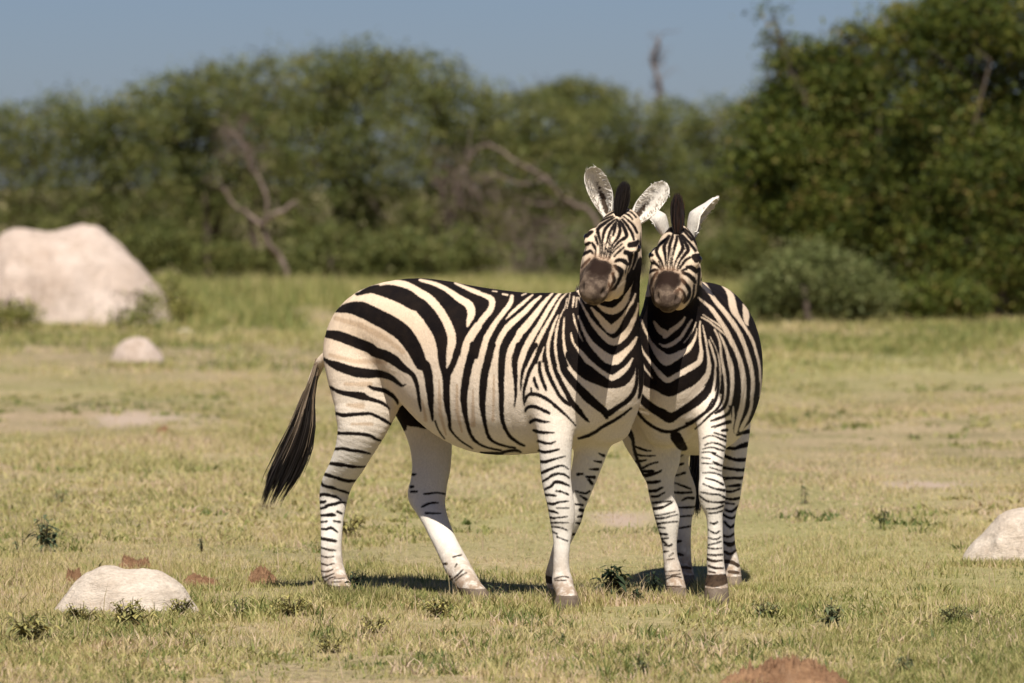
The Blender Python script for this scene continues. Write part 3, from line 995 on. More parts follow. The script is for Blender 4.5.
def strands(rng, roots, tips, width, sag, tints, bow=None, nseg=5):
    """Hair: each strand a thin tapering ribbon of nseg pieces."""
    n = len(roots)
    t = np.linspace(0, 1, nseg + 1)
    d = tips - roots
    side = np.cross(d, rng.normal(size=(n, 3)))
    side /= np.linalg.norm(side, axis=1)[:, None] + 1e-9
    P = roots[:, None, :] + d[:, None, :] * t[None, :, None]
    P[:, :, 2] -= sag * (4 * t * (1 - t))[None, :]
    if bow is not None:
        P += bow[:, None, :] * (4 * t * (1 - t))[None, :, None]
    w = width * (1 - 0.85 * t ** 2)
    A = P - side[:, None, :] * w[None, :, None] / 2
    B = P + side[:, None, :] * w[None, :, None] / 2
    V = np.stack([A, B], 2).reshape(-1, 3)
    k = (nseg + 1) * 2
    base = np.arange(n)[:, None] * k
    F = np.concatenate([np.stack([base[:, 0] + 2 * i, base[:, 0] + 2 * i + 1, base[:, 0] + 2 * i + 3, base[:, 0] + 2 * i + 2], 1) for i in range(nseg)])
    return V, F, np.repeat(tints, k)


def coat_material():
    M = Mat('zebra_coat', rough=0.75, spec=0.05)
    n1 = M.noise(55, 3, 0.6, M.pos())
    nz = M.math('ADD', M.math('MULTIPLY', M.math('SUBTRACT', n1, 0.5), 1.4), M.math('MULTIPLY', M.math('SUBTRACT', M.noise(210, 2, 0.6, M.pos((1, 1, 0.6))), 0.5), 1.6))
    st = M.math('ADD', M.attr('stripe'), nz)
    k = M.smooth(st, -0.95, 0.95)
    # white hair: creamy on the back, cleaner below, dusty at the feet
    warm = M.attr('warm')
    mott = M.noise(9, 5, 0.65, M.pos())
    white = M.mix(warm, (0.765, 0.695, 0.605), (0.78, 0.58, 0.395))
    white = M.mix(M.math('MULTIPLY', M.smooth(M.noise(5, 5, 0.7, M.pos()), 0.42, 0.75), 0.22), white, (0.50, 0.40, 0.30))
    faint_stripe = M.smooth(M.math('ADD', M.attr('ghost'), M.math('MULTIPLY', M.math('SUBTRACT', mott, 0.5), 0.9)), 0.35, 0.95)
    white = M.mix(M.math('MULTIPLY', faint_stripe, 0.65), white, (0.50, 0.34, 0.21))  # the coat's own faint brown stripes between the black ones
    hair = M.noise(160, 2, 0.5, M.pos((1, 1, 0.35)))
    white = M.mix(0.20, white, M.ramp(hair, [(0.3, 0.35), (0.7, 1.0)]), 'MULTIPLY')
    dark = M.mix(M.smooth(mott, 0.3, 0.8), (0.008, 0.006, 0.006), (0.018, 0.012, 0.009))
    c = M.mix(k, white, dark)
    nose = M.mix(M.smooth(M.math('ADD', M.attr('nosedark'), M.math('MULTIPLY', nz, 3.0)), -5.5, 3.5), M.mix(M.smooth(M.noise(24, 4, 0.6, M.pos((1, 1, 0.6))), 0.38, 0.62), (0.060, 0.041, 0.030), (0.160, 0.115, 0.082)), (0.024, 0.014, 0.010))
    nose = M.mix(M.attr('nostril'), nose, (0.010, 0.007, 0.006))
    rim = M.smooth(M.math('ADD', M.attr('muzzle'), M.math('MULTIPLY', nz, 2.0)), -7.0, 0.5)
    c = M.mix(M.math('MULTIPLY', rim, 0.65), c, (0.20, 0.105, 0.058))
    c = M.mix(M.smooth(M.math('ADD', M.attr('muzzle'), M.math('MULTIPLY', nz, 1.6)), -1.6, 1.4), c, nose)
    dust = M.math('MULTIPLY', M.attr('dust'), M.smooth(M.noise(30, 4, 0.6, M.pos()), 0.25, 0.6))
    dust = M.math('MULTIPLY', dust, M.math('SUBTRACT', 1.0, M.math('MULTIPLY', k, 0.7)))
    c = M.mix(dust, c, (0.27, 0.17, 0.10))
    c = M.mix(M.smooth(M.attr('hoof'), 0.4, 0.6), c, M.mix(M.smooth(mott, 0.35, 0.7), (0.11, 0.08, 0.058), (0.23, 0.18, 0.135)))
    # ears: pale fluff with a dark hollow
    earc = M.mix(M.smooth(M.math('ADD', M.attr('eardark'), M.math('MULTIPLY', M.math('SUBTRACT', M.noise(80, 4, 0.6, M.pos()), 0.5), 1.2)), 0.35, 0.85),
                 M.mix(0.45, (0.72, 0.66, 0.58), M.ramp(hair, [(0.3, 0.5), (0.7, 1.0)]), 'MULTIPLY'), (0.06, 0.042, 0.03))
    c = M.mix(M.attr('ear'), c, earc)
    M.color(c)
    M.bump(M.math('ADD', M.math('MULTIPLY', M.noise(9, 4, 0.55, M.pos()), 4.0), M.noise(240, 3, 0.6, M.pos((1, 1, 0.4)))), 0.28, 0.010)
    M.b.inputs['Sheen Weight'].default_value = 0.0
    M.b.inputs['Sheen Roughness'].default_value = 0.4
    return M.m


def hair_material(name, stops, rough=0.5):
    M = Mat(name, rough=rough, spec=0.3)
    M.color(M.ramp(M.attr('tint'), stops))
    return M.m


COAT = coat_material()
MANE = hair_material('mane_hair', [(0.0, (0.008, 0.006, 0.006)), (0.7, (0.02, 0.013, 0.010)), (1.0, (0.07, 0.025, 0.012))])
TAILM = hair_material('tail_hair', [(0.0, (0.008, 0.007, 0.007)), (0.5, (0.03, 0.022, 0.017)), (1.0, (0.34, 0.25, 0.17))])
FUR = hair_material('ear_fur', [(0.0, (0.34, 0.28, 0.22)), (0.4, (0.66, 0.60, 0.52)), (1.0, (0.82, 0.77, 0.70))], 0.8)
EYE_M = Mat('eye', rough=0.10, spec=0.5)
EYE_M.color((0.008, 0.005, 0.004))
EYE_M = EYE_M.m


def sphere(c, r, nu=16, nv=10):
    V, F = [], []
    for i in range(nv + 1):
        th = math.pi * i / nv
        for j in range(nu):
            ph = 2 * math.pi * j / nu
            V.append((c[0] + r * math.sin(th) * math.cos(ph), c[1] + r * math.sin(th) * math.sin(ph), c[2] + r * math.cos(th)))
    for i in range(nv):
        for j in range(nu):
            F.append((i * nu + j, (i + 1) * nu + j, (i + 1) * nu + (j + 1) % nu, i * nu + (j + 1) % nu))
    return np.array(V), np.array(F)


def build_zebra(label, origin, limbs, groups_front, charts, ears, head, hooves, ghost=None, step=0.0105, warm_z=(0.60, 1.15)):
    root = empty('zebra', origin, label, 'zebra')
    origin = np.asarray(origin, float)
    V, Q = surface(limbs, step)
    F, G = evaluate(limbs, V, True)
    names = np.array([L.group for L in limbs])[G]
    x, y = bearing(V)
    at_ = {}
    for a in ('stripe', 'muzzle', 'nosedark'):
        at_[a] = np.full(len(V), -14.0 if a == 'muzzle' else -6.0)
    pol = head[0](0.0, 0, -0.03)
    names = np.where((names == 'body') & (np.linalg.norm(V - pol, axis=1) < 0.15), 'head', names)
    names = np.where((names == 'fore') & (y < 431), 'body', names)
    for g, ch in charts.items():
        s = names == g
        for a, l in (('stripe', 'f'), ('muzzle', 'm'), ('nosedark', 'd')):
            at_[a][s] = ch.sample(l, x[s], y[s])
    z = V[:, 2]
    at_['warm'] = np.clip((z - warm_z[0]) / (warm_z[1] - warm_z[0]), 0, 1) * 0.85
    at_['dust'] = np.clip((0.26 - z) / 0.22, 0, 0.85)
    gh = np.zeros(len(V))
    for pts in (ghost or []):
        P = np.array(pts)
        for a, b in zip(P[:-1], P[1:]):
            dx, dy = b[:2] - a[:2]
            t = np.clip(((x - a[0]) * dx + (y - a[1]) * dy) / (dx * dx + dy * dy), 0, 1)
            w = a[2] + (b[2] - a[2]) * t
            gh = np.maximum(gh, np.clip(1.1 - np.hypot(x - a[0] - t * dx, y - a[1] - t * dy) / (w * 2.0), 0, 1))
    Pf, (fa, fe, fn) = head
    q0 = Pf(0, 0, 0); Lq = np.linalg.norm(Pf(1, 0, 0) - q0)
    sv = ((V - q0) @ fa) / Lq
    hv = ((V - q0) @ fn) / Lq
    low = np.clip((sv - 0.455 + np.clip(-hv - 0.10, -0.05, 0.1) * 0.3) * 60, -14, 6)
    at_['nostril'] = np.zeros(len(V))
    for sg in (-1, 1):
        at_['nostril'] = np.maximum(at_['nostril'], np.clip(1.3 - np.linalg.norm(V - Pf(0.487, sg * 0.048, -0.028), axis=1) / (0.017 * Lq), 0, 1))
    at_['muzzle'] = np.where(names == 'head', np.maximum(at_['muzzle'], low), at_['muzzle'])
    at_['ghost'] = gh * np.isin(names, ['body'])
    hf = np.zeros(len(V))
    for hc in hooves:
        dd = np.hypot(V[:, 0] - hc[0], V[:, 1] - hc[1])
        hf = np.maximum(hf, np.where((dd < 0.11) & (z < hc[2] * 0.9), 1.0, 0.0))
    at_['hoof'] = hf
    at_['stripe'] = np.where(hf > 0, -6, at_['stripe'])
    at_['ear'] = np.zeros(len(V)); at_['eardark'] = np.zeros(len(V))
    for e in ears:
        ev, ef, ins, hh, uu = ear(**e)
        Q = np.concatenate([Q, ef + len(V)])
        V = np.concatenate([V, ev]).astype(np.float32)
        m = len(ev)
        dark = ins * 0.16 * np.clip(1.2 - np.abs(uu) * 1.3, 0, 1) + ins * np.clip(1.1 - np.abs(uu * 3.2 + 0.25), 0, 1) * np.clip(1.25 - hh * 1.2, 0, 1) * np.clip(hh * 8, 0, 1)
        add = {'stripe': -6, 'muzzle': -6, 'nosedark': -6, 'warm': 0, 'dust': 0, 'ghost': 0, 'hoof': 0, 'ear': 1, 'nostril': 0}
        for a in at_:
            at_[a] = np.concatenate([at_[a], dark if a == 'eardark' else np.full(m, float(add[a]))])
        # pale fur standing along the rim and inside of the ear
        rg = np.random.default_rng(int(abs(e['tip'][0]) * 1000) % 997)
        cand = np.nonzero((ins > 0.5) & (hh > 0.12) & (hh < 0.97) & (np.abs(uu) > 0.35))[0]
        pick = rg.choice(cand, 280)
        ax_ = unit(np.array(e['tip']) - np.array(e['base'])); fc_ = unit(e['face'])
        mid = np.array(e['base']) + ax_ * (hh[pick] * np.linalg.norm(np.array(e['tip']) - np.array(e['base'])))[:, None]
        rt = ev[pick] + rg.normal(size=(280, 3)) * 0.003
        tp = rt + (mid - rt) * rg.uniform(0.05, 0.4, 280)[:, None] + ax_ * rg.uniform(0.0, 0.012, 280)[:, None] + fc_ * rg.uniform(0.0, 0.010, 280)[:, None]
        fv, ff, ft = strands(rg, rt - origin, tp - origin, 0.0035, 0.0, rg.uniform(0.4, 1, 280), nseg=2)
        new_mesh('ear_fur', fv, ff, FUR, parent=root, attrs={'tint': ft}, smooth=False)
    body = new_mesh('body', V - origin, Q, COAT, attrs=at_, parent=root)
    P, (a, e, n) = head
    for sg in (-1, 1):
        c = P(0.148, sg * 0.0965, -0.034)
        ve, fe = sphere(c - origin, 0.0185)
        new_mesh('eye', ve, fe, EYE_M, parent=root)
    return root, body


def tuft_mane(root, base, top, r0, r1, sidev, n, seed, reddish=0.3):
    """Upright brush of mane hair between the ears."""
    rng = np.random.default_rng(seed)
    base, top = np.asarray(base), np.asarray(top)
    ax = unit(top - base)
    s = unit(sidev - ax * np.dot(sidev, ax))
    o = np.cross(ax, s)
    th = rng.uniform(0, 2 * math.pi, n); rr = np.sqrt(rng.uniform(0, 1, n))
    roots = base + s * (rr * np.cos(th) * r0)[:, None] + o * (rr * np.sin(th) * r0 * 1.6)[:, None]
    hgt = rng.uniform(0.75, 1.0, n) * (1 - 0.16 * rr ** 3)
    tips = base + (top - base) * hgt[:, None] + s * (rr * np.cos(th) * r1)[:, None] + o * (rr * np.sin(th) * r1 * 1.7)[:, None]
    tips = tips + rng.normal(size=(n, 3)) * 0.0035
    bow = s[None, :] * (np.cos(th) * rr * r1 * 0.35)[:, None] + rng.normal(size=(n, 3)) * 0.002
    V, F, T = strands(rng, roots, tips, 0.006, 0.0, rng.uniform(0, 1, n) * (0.5 + reddish), bow)
    return V, F, T


def crest_mane(path, height, n, seed, lean=(0, 0, 0)):
    """Short upright mane along the crest of the neck."""
    rng = np.random.default_rng(seed)
    P = resample([[*p, 0, 0] for p in path], 8)[:, :3]
    i = rng.uniform(0, len(P) - 1.001, n)
    k = i.astype(int); f = (i - k)[:, None]
    roots = P[k] * (1 - f) + P[k + 1] * f
    d = P[k + 1] - P[k]
    d /= np.linalg.norm(d, axis=1)[:, None] + 1e-9
    up = np.array(lean, float)[None, :] - d * (d @ np.array(lean, float))[:, None]
    up /= np.linalg.norm(up, axis=1)[:, None]
    roots = roots + rng.normal(size=(n, 3)) * 0.008
    tips = roots + up * (height * rng.uniform(0.75, 1.05, n))[:, None] + rng.normal(size=(n, 3)) * 0.006
    seg = np.sin(i / len(P) * 60) > -0.1
    V, F, T = strands(rng, roots, tips, 0.006, 0.0, np.where(seg, rng.uniform(0, 0.6, n), rng.uniform(0.5, 1.0, n)), nseg=3)
    return V, F, T


def merge(parts):
    Vs, Fs, Ts, o = [], [], [], 0
    for V, F, T in parts:
        Vs.append(V); Fs.append(F + o); Ts.append(T); o += len(V)
    return np.concatenate(Vs), np.concatenate(Fs), np.concatenate(Ts)


# ---------- left zebra: flank to the viewer, neck and head turned to the camera
def left_zebra():
    latB = unit([0.55, 0.83, 0])
    tor = torso_nodes([(363, 330, 380, 25.46, 0.10), (371, 300, 382, 25.44, 0.17), (384, 285, 370, 25.40, 0.235), (412, 278.5, 382, 25.32, 0.262), (434, 280, 402, 25.26, 0.28),
                       (456, 283.5, 428, 25.19, 0.29), (476, 287, 446, 25.11, 0.30), (496, 290, 454.5, 25.05, 0.30), (528, 293, 453.5, 24.93, 0.275),
                       (560, 294, 447, 24.82, 0.22), (588, 312, 438, 24.75, 0.185), (604, 335, 428, 24.72, 0.15)])
    L = [Limb('body', tor, latB, 0.05, p=2.25)]
    # rump and thighs
    L.append(Limb('body', px_nodes([(358, 327, 20, 25.42, 1.0), (356.5, 348, 33, 25.36, .92), (360, 370, 34.2, 25.30, .88), (366.5, 395, 34.5, 25.27, .66), (364.5, 412, 30.5, 25.25, .62), (361.5, 429, 24.8, 25.24, .66),
                                    (354, 450, 19.5, 25.26, .72), (346.5, 466, 17.6, 25.29, .66), (338.5, 480, 16.3, 25.33, .62),
                                    (334.5, 492, 15.2, 25.36, .62), (333, 504, 13.6, 25.36, .66), (332, 520, 11.6, 25.34, .72), (331.2, 545, 10.6, 25.30, .78),
                                    (331.8, 563, 11.2, 25.28, .85), (334, 575, 12.3, 25.25, .85), (339.5, 584, 10.3, 25.20, .95),
                                    (343.5, 592, 11.2, 25.17, 1.1), (345, 597, 12, 25.16, 1.1)]), [1, 0.25, 0], 0.06))
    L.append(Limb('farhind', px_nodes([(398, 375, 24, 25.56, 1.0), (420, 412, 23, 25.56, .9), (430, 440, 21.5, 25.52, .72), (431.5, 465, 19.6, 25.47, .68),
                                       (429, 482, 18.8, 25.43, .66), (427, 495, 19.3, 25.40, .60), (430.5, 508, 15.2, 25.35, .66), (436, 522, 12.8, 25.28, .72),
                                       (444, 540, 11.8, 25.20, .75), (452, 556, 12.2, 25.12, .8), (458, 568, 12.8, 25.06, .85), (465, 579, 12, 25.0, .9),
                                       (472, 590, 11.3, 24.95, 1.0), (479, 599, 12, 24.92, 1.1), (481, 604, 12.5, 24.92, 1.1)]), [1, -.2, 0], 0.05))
    # forelegs and shoulders
    L.append(Limb('body', px_nodes([(552, 335, 26, 24.78, .55), (550, 375, 27, 24.70, .60), (553, 405, 22, 24.66, .72), (555, 428, 19, 24.64, .85), (555.5, 450, 16.4, 24.62, .9),
                                    (556, 475, 15, 24.61, .85), (558, 490, 14.2, 24.60, .82), (561, 505, 13.6, 24.59, .8), (562.3, 518, 12.8, 24.59, .8),
                                    (562.3, 530, 10.6, 24.59, .85), (561.8, 545, 8.3, 24.58, 1.0), (561.2, 562, 8.0, 24.57, 1.1), (561.5, 574, 8.8, 24.56, 1.15),
                                    (562.5, 582, 10.4, 24.54, 1.05), (565, 590, 9.6, 24.50, 1.05), (567, 598, 11.2, 24.47, 1.15), (567.5, 607, 14, 24.45, 1.15)]),
                  [1, 0.15, 0], 0.05))
    L.append(Limb('farfore', px_nodes([(603, 395, 20, 24.86, .8), (597, 425, 18.5, 24.86, .95), (591, 450, 16.5, 24.86, .95), (585, 472, 14, 24.87, .9), (579, 490, 12.6, 24.87, .9),
                                       (573.5, 505, 12, 24.87, .85), (570, 518, 12, 24.88, .85), (566, 531, 10, 24.9, .9), (561, 546, 8, 24.95, 1.0),
                                       (556.5, 563, 7.8, 25.0, 1.1), (554.5, 577, 9.2, 25.04, 1.1), (558, 588, 8.8, 25.0, 1.1), (562, 597, 10.5, 24.98, 1.15), (563, 601, 11, 24.98, 1.15)]),
                  [1, 0.1, 0], 0.045))
    # breast and neck
    L.append(Limb('body', px_nodes([(604, 425, 27, 24.78, .7), (606, 400, 33, 24.75, .8), (605, 370, 35, 24.76, .95), (607, 335, 32.5, 24.72, 1.0), (611, 300, 28.5, 24.68, 1.1), (616, 270, 24.5, 24.66, 1.15),
                                    (620, 245, 21, 24.66, 1.15), (623, 225, 17, 24.66, 1.1)]), [1, -0.12, 0], 0.07))
    L.append(Limb('body', [[*at(572, 325, 24.92), .09, .10], [*at(604, 293, 24.84), .075, .10], [*at(618, 252, 24.78), .055, .10], [*at(622, 226, 24.74), .05, .08]], [1, .2, 0], 0.08))
    # dock of the tail
    L.append(Limb('tail', px_nodes([(338, 348, 6, 25.46, 1), (323, 360, 5.4, 25.52, 1), (316.5, 371, 5.0, 25.58, 1), (311, 386, 4.4, 25.58, 1), (306, 402, 3.2, 25.58, 1)]), [0, 1, 0], 0.02))
    poll, tip = at(621.5, 216, 24.66), at(592.5, 286, 24.18)
    hl, P, fr = head_limbs(poll, tip, [0.187, -0.03, -0.045])
    L += hl
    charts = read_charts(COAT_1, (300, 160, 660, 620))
    fr_n = fr[2]
    ears = [dict(base=at(609, 219, 24.68), tip=at(590.5, 167, 24.64), width=0.104, face=np.array([-0.35, -1, 0.30])),
            dict(base=at(630.5, 226, 24.72), tip=at(667, 183, 24.80), width=0.100, face=np.array([0.35, -1, 0.3]))]
    hooves = [(*at(345, 592, 25.17)[:2], 0.055), (*at(480, 600, 24.92)[:2], 0.06), (*at(567, 603, 24.46)[:2], 0.065), (*at(562, 598, 24.98)[:2], 0.055)]
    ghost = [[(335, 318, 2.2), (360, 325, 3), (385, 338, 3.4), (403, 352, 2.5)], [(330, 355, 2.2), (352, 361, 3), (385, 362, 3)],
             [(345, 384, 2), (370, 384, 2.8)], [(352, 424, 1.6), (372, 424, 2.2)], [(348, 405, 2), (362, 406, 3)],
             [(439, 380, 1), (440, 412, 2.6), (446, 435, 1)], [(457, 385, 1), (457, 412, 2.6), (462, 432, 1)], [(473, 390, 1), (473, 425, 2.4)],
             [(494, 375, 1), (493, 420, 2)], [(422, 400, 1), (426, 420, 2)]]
    origin = (at(455, 596, 25.05)[0], 25.05, 0.0)
    root, body = build_zebra('zebra standing side-on with its face turned to the camera, dark tail hanging at left',
                             origin, L, None, charts, ears, (P, fr), hooves, ghost)
    # mane
    parts = [tuft_mane(root, at(618, 220, 24.60), at(625.5, 181, 24.62), 0.007, 0.026, np.array([1, 0, 0]), 1400, 3, 0.1),
             crest_mane([at(624, 220, 24.76), at(619, 255, 24.90), at(603, 292, 24.97), at(578, 300, 25.0)], 0.06, 1500, 4, (0.1, 0.6, 1.0))]
    V, F, T = merge(parts)
    new_mesh('mane', V - np.array(origin), F, MANE, parent=root, attrs={'tint': T}, smooth=False)
    # tail hair
    rng = np.random.default_rng(8)
    n = 2600
    py_ = np.array([358, 380, 400, 425, 450, 475, 490, 503.])
    lx_ = np.array([316.5, 309.5, 301, 291, 279, 267.5, 262.5, 258.])
    rx_ = np.array([321, 316.5, 313.5, 313.5, 309.5, 299.5, 290, 281.])
    u = rng.uniform(-1, 1, n) * np.where(rng.uniform(0, 1, n) < 0.03, 1.2, 1.0)
    t0 = rng.uniform(0, 0.55, n)
    t1 = np.clip(t0 + rng.uniform(0.34, 0.7, n), 0, 1)
    clump = np.sin(u * 8) * 0.35 + np.sin(u * 23 + 1) * 0.35
    t1 = np.where(t1 > 0.8, np.clip(0.86 + 0.14 * clump + rng.normal(size=n) * 0.06, 0.7, 1.03), t1)
    w = rng.normal(size=n) * 0.5
    ns = 7
    TT = t0[:, None] + (t1 - t0)[:, None] * np.linspace(0, 1, ns + 1)[None, :]
    yy = 358 + 145 * TT
    uu_ = u[:, None] * (1 + 0.0 * TT) + 0.06 * np.sin(TT * 5 + w[:, None] * 5)
    xx = np.interp(yy, py_, lx_) * (1 - (uu_ + 1) / 2) + np.interp(yy, py_, rx_) * (uu_ + 1) / 2
    yy = yy + 6 * (uu_ < 0) * uu_ * 0 
    k = 25.55 / F_PX
    Pc = np.stack([(xx - 512) * k, 25.55 + 0.03 * w[:, None] * np.sqrt(np.clip(1 - u ** 2, 0.05, 1))[:, None] + 0 * xx, EYE - (yy - 186) * k], 2)
    ang = rng.uniform(0, math.pi, n)
    side = np.stack([np.cos(ang), np.sin(ang), 0 * ang], 1)[:, None, :] * (0.0028 * (1.15 - np.linspace(0, 1, ns + 1) ** 3))[None, :, None]
    V = np.stack([Pc - side, Pc + side], 2).reshape(-1, 3)
    kk = (ns + 1) * 2
    b = np.arange(n) * kk
    F = np.concatenate([np.stack([b + 2 * i, b + 2 * i + 1, b + 2 * i + 3, b + 2 * i + 2], 1) for i in range(ns)])
    pale = (u < 0.05 - 1.1 * (TT[:, 0] - 0.0)) | (t0 < 0.10)
    T = np.repeat(np.where(pale & (t1 < 0.75), rng.uniform(0.6, 1.0, n), rng.uniform(0, 0.4, n)), kk)
    new_mesh('tail_tuft', V - np.array(origin), F, TAILM, parent=root, attrs={'tint': T}, smooth=False)
    return root


# ---------- right zebra: facing the camera, body going back to the right
def right_zebra():
    latB = unit([0.97, 0.18, 0])
    tor = torso_nodes([(669, 350, 428, 25.00, .12), (672, 318, 440, 25.08, .17), (679, 292, 446, 25.24, .215), (688, 285, 452, 25.48, .262),
                       (698, 284, 455, 25.75, .287), (701, 282, 446, 26.0, .268), (703, 284, 432, 26.2, .24), (704, 298, 410, 26.36, .17)])
    L = [Limb('body', tor, latB, 0.05, p=2.15)]
    L.append(Limb('body', px_nodes([(650, 390, 26, 25.25, .8), (652, 415, 27, 25.22, .8), (657, 438, 24, 25.2, .75), (661, 458, 19.5, 25.2, .8), (660.5, 476, 14.2, 25.2, .9), (661, 490, 12.8, 25.2, .9),
                                    (663.5, 503, 12.2, 25.2, .85), (667, 515, 12.6, 25.19, .8), (668.2, 528, 10.4, 25.19, .9), (669.3, 542, 7.6, 25.19, 1.05),
                                    (670.2, 556, 7.2, 25.19, 1.1), (672.5, 568, 8.4, 25.18, 1.1), (674.5, 578, 9, 25.16, 1.05), (676, 588, 10, 25.13, 1.1), (677, 596, 11.5, 25.12, 1.15)]),
                  [1, 0, 0], 0.045))
    L.append(Limb('fore', px_nodes([(706, 395, 12, 25.08, 1.1), (710, 415, 14.5, 24.97, 1.1), (712.5, 438, 14.2, 24.9, 1.1), (712, 452, 13, 24.87, 1.1), (711, 466, 11.8, 24.84, 1.1), (710.8, 478, 11.6, 24.82, 1.0),
                                    (712, 490, 13.6, 24.8, .9), (712.5, 501, 12.8, 24.8, .85), (714, 513, 8.8, 24.8, 1.0), (715, 526, 7.7, 24.8, 1.1), (715.3, 545, 7.9, 24.79, 1.1),
                                    (715.2, 560, 8.7, 24.78, 1.1), (716.5, 573, 9.2, 24.75, 1.1), (716.5, 583, 11.2, 24.7, 1.1), (716.5, 593, 12.2, 24.66, 1.1), (716.5, 603, 13, 24.64, 1.1)]),
                  [1, 0, 0], 0.045))
    L.append(Limb('midhind', px_nodes([(690, 400, 20, 26.1, 1), (686, 430, 15, 26.08, 1), (680, 455, 9.5, 26.06, 1.3), (681, 472, 8.8, 26.06, 1.3), (684.5, 490, 11.2, 26.08, 1.2),
                                       (685, 505, 10, 26.08, 1.2), (683.5, 520, 8.4, 26.04, 1.2), (683.3, 540, 7.6, 26.0, 1.1), (684, 560, 7.4, 25.98, 1.1), (685, 572, 8.4, 25.96, 1.1),
                                       (686, 580, 8.6, 25.93, 1.1), (687, 587, 9.5, 25.9, 1.1)]), [1, 0, 0], 0.04))
    L.append(Limb('farhind', px_nodes([(728, 390, 22, 26.08, 1), (733, 425, 17.5, 26.05, 1), (733.5, 448, 14, 26.02, 1.2), (732.5, 468, 12.2, 26.0, 1.2), (731, 485, 11, 26.0, 1.2),
                                       (729.5, 498, 10.4, 26.02, 1.2), (727.5, 512, 8.8, 26.0, 1.2), (727, 530, 7.4, 25.95, 1.1), (728.5, 550, 7.6, 25.92, 1.1), (731, 566, 9, 25.9, 1.1),
                                       (732, 575, 9.2, 25.87, 1.1), (733, 586, 9.8, 25.85, 1.1)]), [1, 0, 0], 0.04))
    L.append(Limb('body', px_nodes([(668, 430, 24, 25.06, .7), (669, 400, 35, 25.06, .8), (671, 370, 37, 25.1, 1.0), (672, 335, 33.5, 25.1, 1.05), (674, 300, 29, 25.08, 1.15), (676, 270, 25, 25.06, 1.15),
                                    (677, 250, 20, 25.06, 1.1), (678, 240, 15, 25.06, 1.0)]), [1, 0, 0], 0.07))
    L.append(Limb('body', [[*at(686, 305, 25.45), .10, .10], [*at(682, 288, 25.30), .08, .12], [*at(680, 262, 25.2), .06, .09], [*at(679, 247, 25.14), .045, .06]], [1, .1, 0], 0.08))
    L.append(Limb('body', px_nodes([(638, 388, 20, 25.36, 1), (634, 412, 17, 25.34, 1), (636, 434, 15, 25.30, 1), (644, 452, 13, 25.27, 1), (652, 468, 11, 25.24, 1)]), [1, 0, 0], 0.05))
    poll, tip = at(679, 234, 25.0), at(667, 294, 24.54)
    hl, P, fr = head_limbs(poll, tip, [0.2, -0.01, -0.012])
    L += hl
    charts = read_charts(COAT_2, (600, 160, 800, 620))
    ears = [dict(base=at(667, 237, 25.06), tip=at(640, 205, 25.08), width=0.11, face=np.array([-1.0, 0.35, 0.1])),
            dict(base=at(690, 240, 25.06), tip=at(719.5, 198, 25.10), width=0.14, face=np.array([1.0, -0.05, 0.0]))]
    hooves = [(*at(677, 594, 25.12)[:2], 0.05), (*at(716.5, 600, 24.65)[:2], 0.085), (*at(687, 586, 25.9)[:2], 0.05), (*at(733, 585, 25.85)[:2], 0.05)]
    origin = (at(695, 588, 25.5)[0], 25.5, 0.0)
    root, body = build_zebra('zebra facing the camera with its neck pressed against the other zebra, at right',
                             origin, L, None, charts, ears, (P, fr), hooves)
    parts = [tuft_mane(root, at(677.5, 234, 24.97), at(677.5, 193, 24.99), 0.014, 0.021, np.array([1, 0, 0]), 1400, 13, 0.5),
             crest_mane([at(679, 226, 25.06), at(680, 250, 25.36), at(683, 280, 25.5), at(687, 290, 25.62)], 0.06, 1500, 14, (0, 0.6, 1.0))]
    V, F, T = merge(parts)
    new_mesh('mane', V - np.array(origin), F, MANE, parent=root, attrs={'tint': T}, smooth=False)
    rng = np.random.default_rng(18)
    n = 1200
    top, bot = at(703, 400, 26.52), at(694, 513, 26.45)
    s = rng.uniform(0, 0.6, n)
    roots = top + (bot - top) * (s * 0.7)[:, None] + rng.normal(size=(n, 3)) * 0.014
    tips = roots + (bot - roots) * rng.uniform(0.7, 1.0, n)[:, None] + rng.normal(size=(n, 3)) * np.array([0.014, 0.02, 0.02])
    V, F, T = strands(rng, roots, tips, 0.006, 0.0, rng.uniform(0, 0.4, n), rng.normal(size=(n, 3)) * 0.008, nseg=6)
    new_mesh('tail_tuft', V - np.array(origin), F, TAILM, parent=root, attrs={'tint': T}, smooth=False)
    return root

# ------------------------------------------------------------------ ground
def soil_material():
    M = Mat('dry_savanna_soil', rough=0.95, spec=0.05)
    p = M.pos((1, 0.5, 1))
    base = M.ramp(M.noise(0.9, 6, 0.65, p), [(0.30, (0.20, 0.165, 0.085)), (0.46, (0.31, 0.25, 0.14)), (0.60, (0.40, 0.30, 0.19)), (0.72, (0.45, 0.335, 0.24))])
    fine = M.ramp(M.noise(26, 5, 0.7, p), [(0.32, 0.38), (0.62, 1.15)])
    c = M.mix(0.8, base, fine, 'MULTIPLY')
    far = M.smooth(M.noise(0.10, 4, 0.6, p), 0.40, 0.62)
    c = M.mix(M.math('MULTIPLY', far, 0.5), c, (0.27, 0.275, 0.09))
    c = M.mix(M.attr('bare'), c, M.mix(M.noise(7, 5, 0.7), (0.36, 0.26, 0.19), (0.46, 0.37, 0.29)))
    M.color(c)
    M.bump(M.noise(18, 6, 0.7), 0.6, 0.03)
    return M.m


def hump(x, y):
    """Small unevenness of the ground in metres (zero near the hooves)."""
    return 0.012 * np.sin(x * 1.3 + 0.4 * y) * np.sin(y * 0.7 + 1) + 0.02 * np.sin(x * 0.31 + 2) * np.sin(y * 0.23)


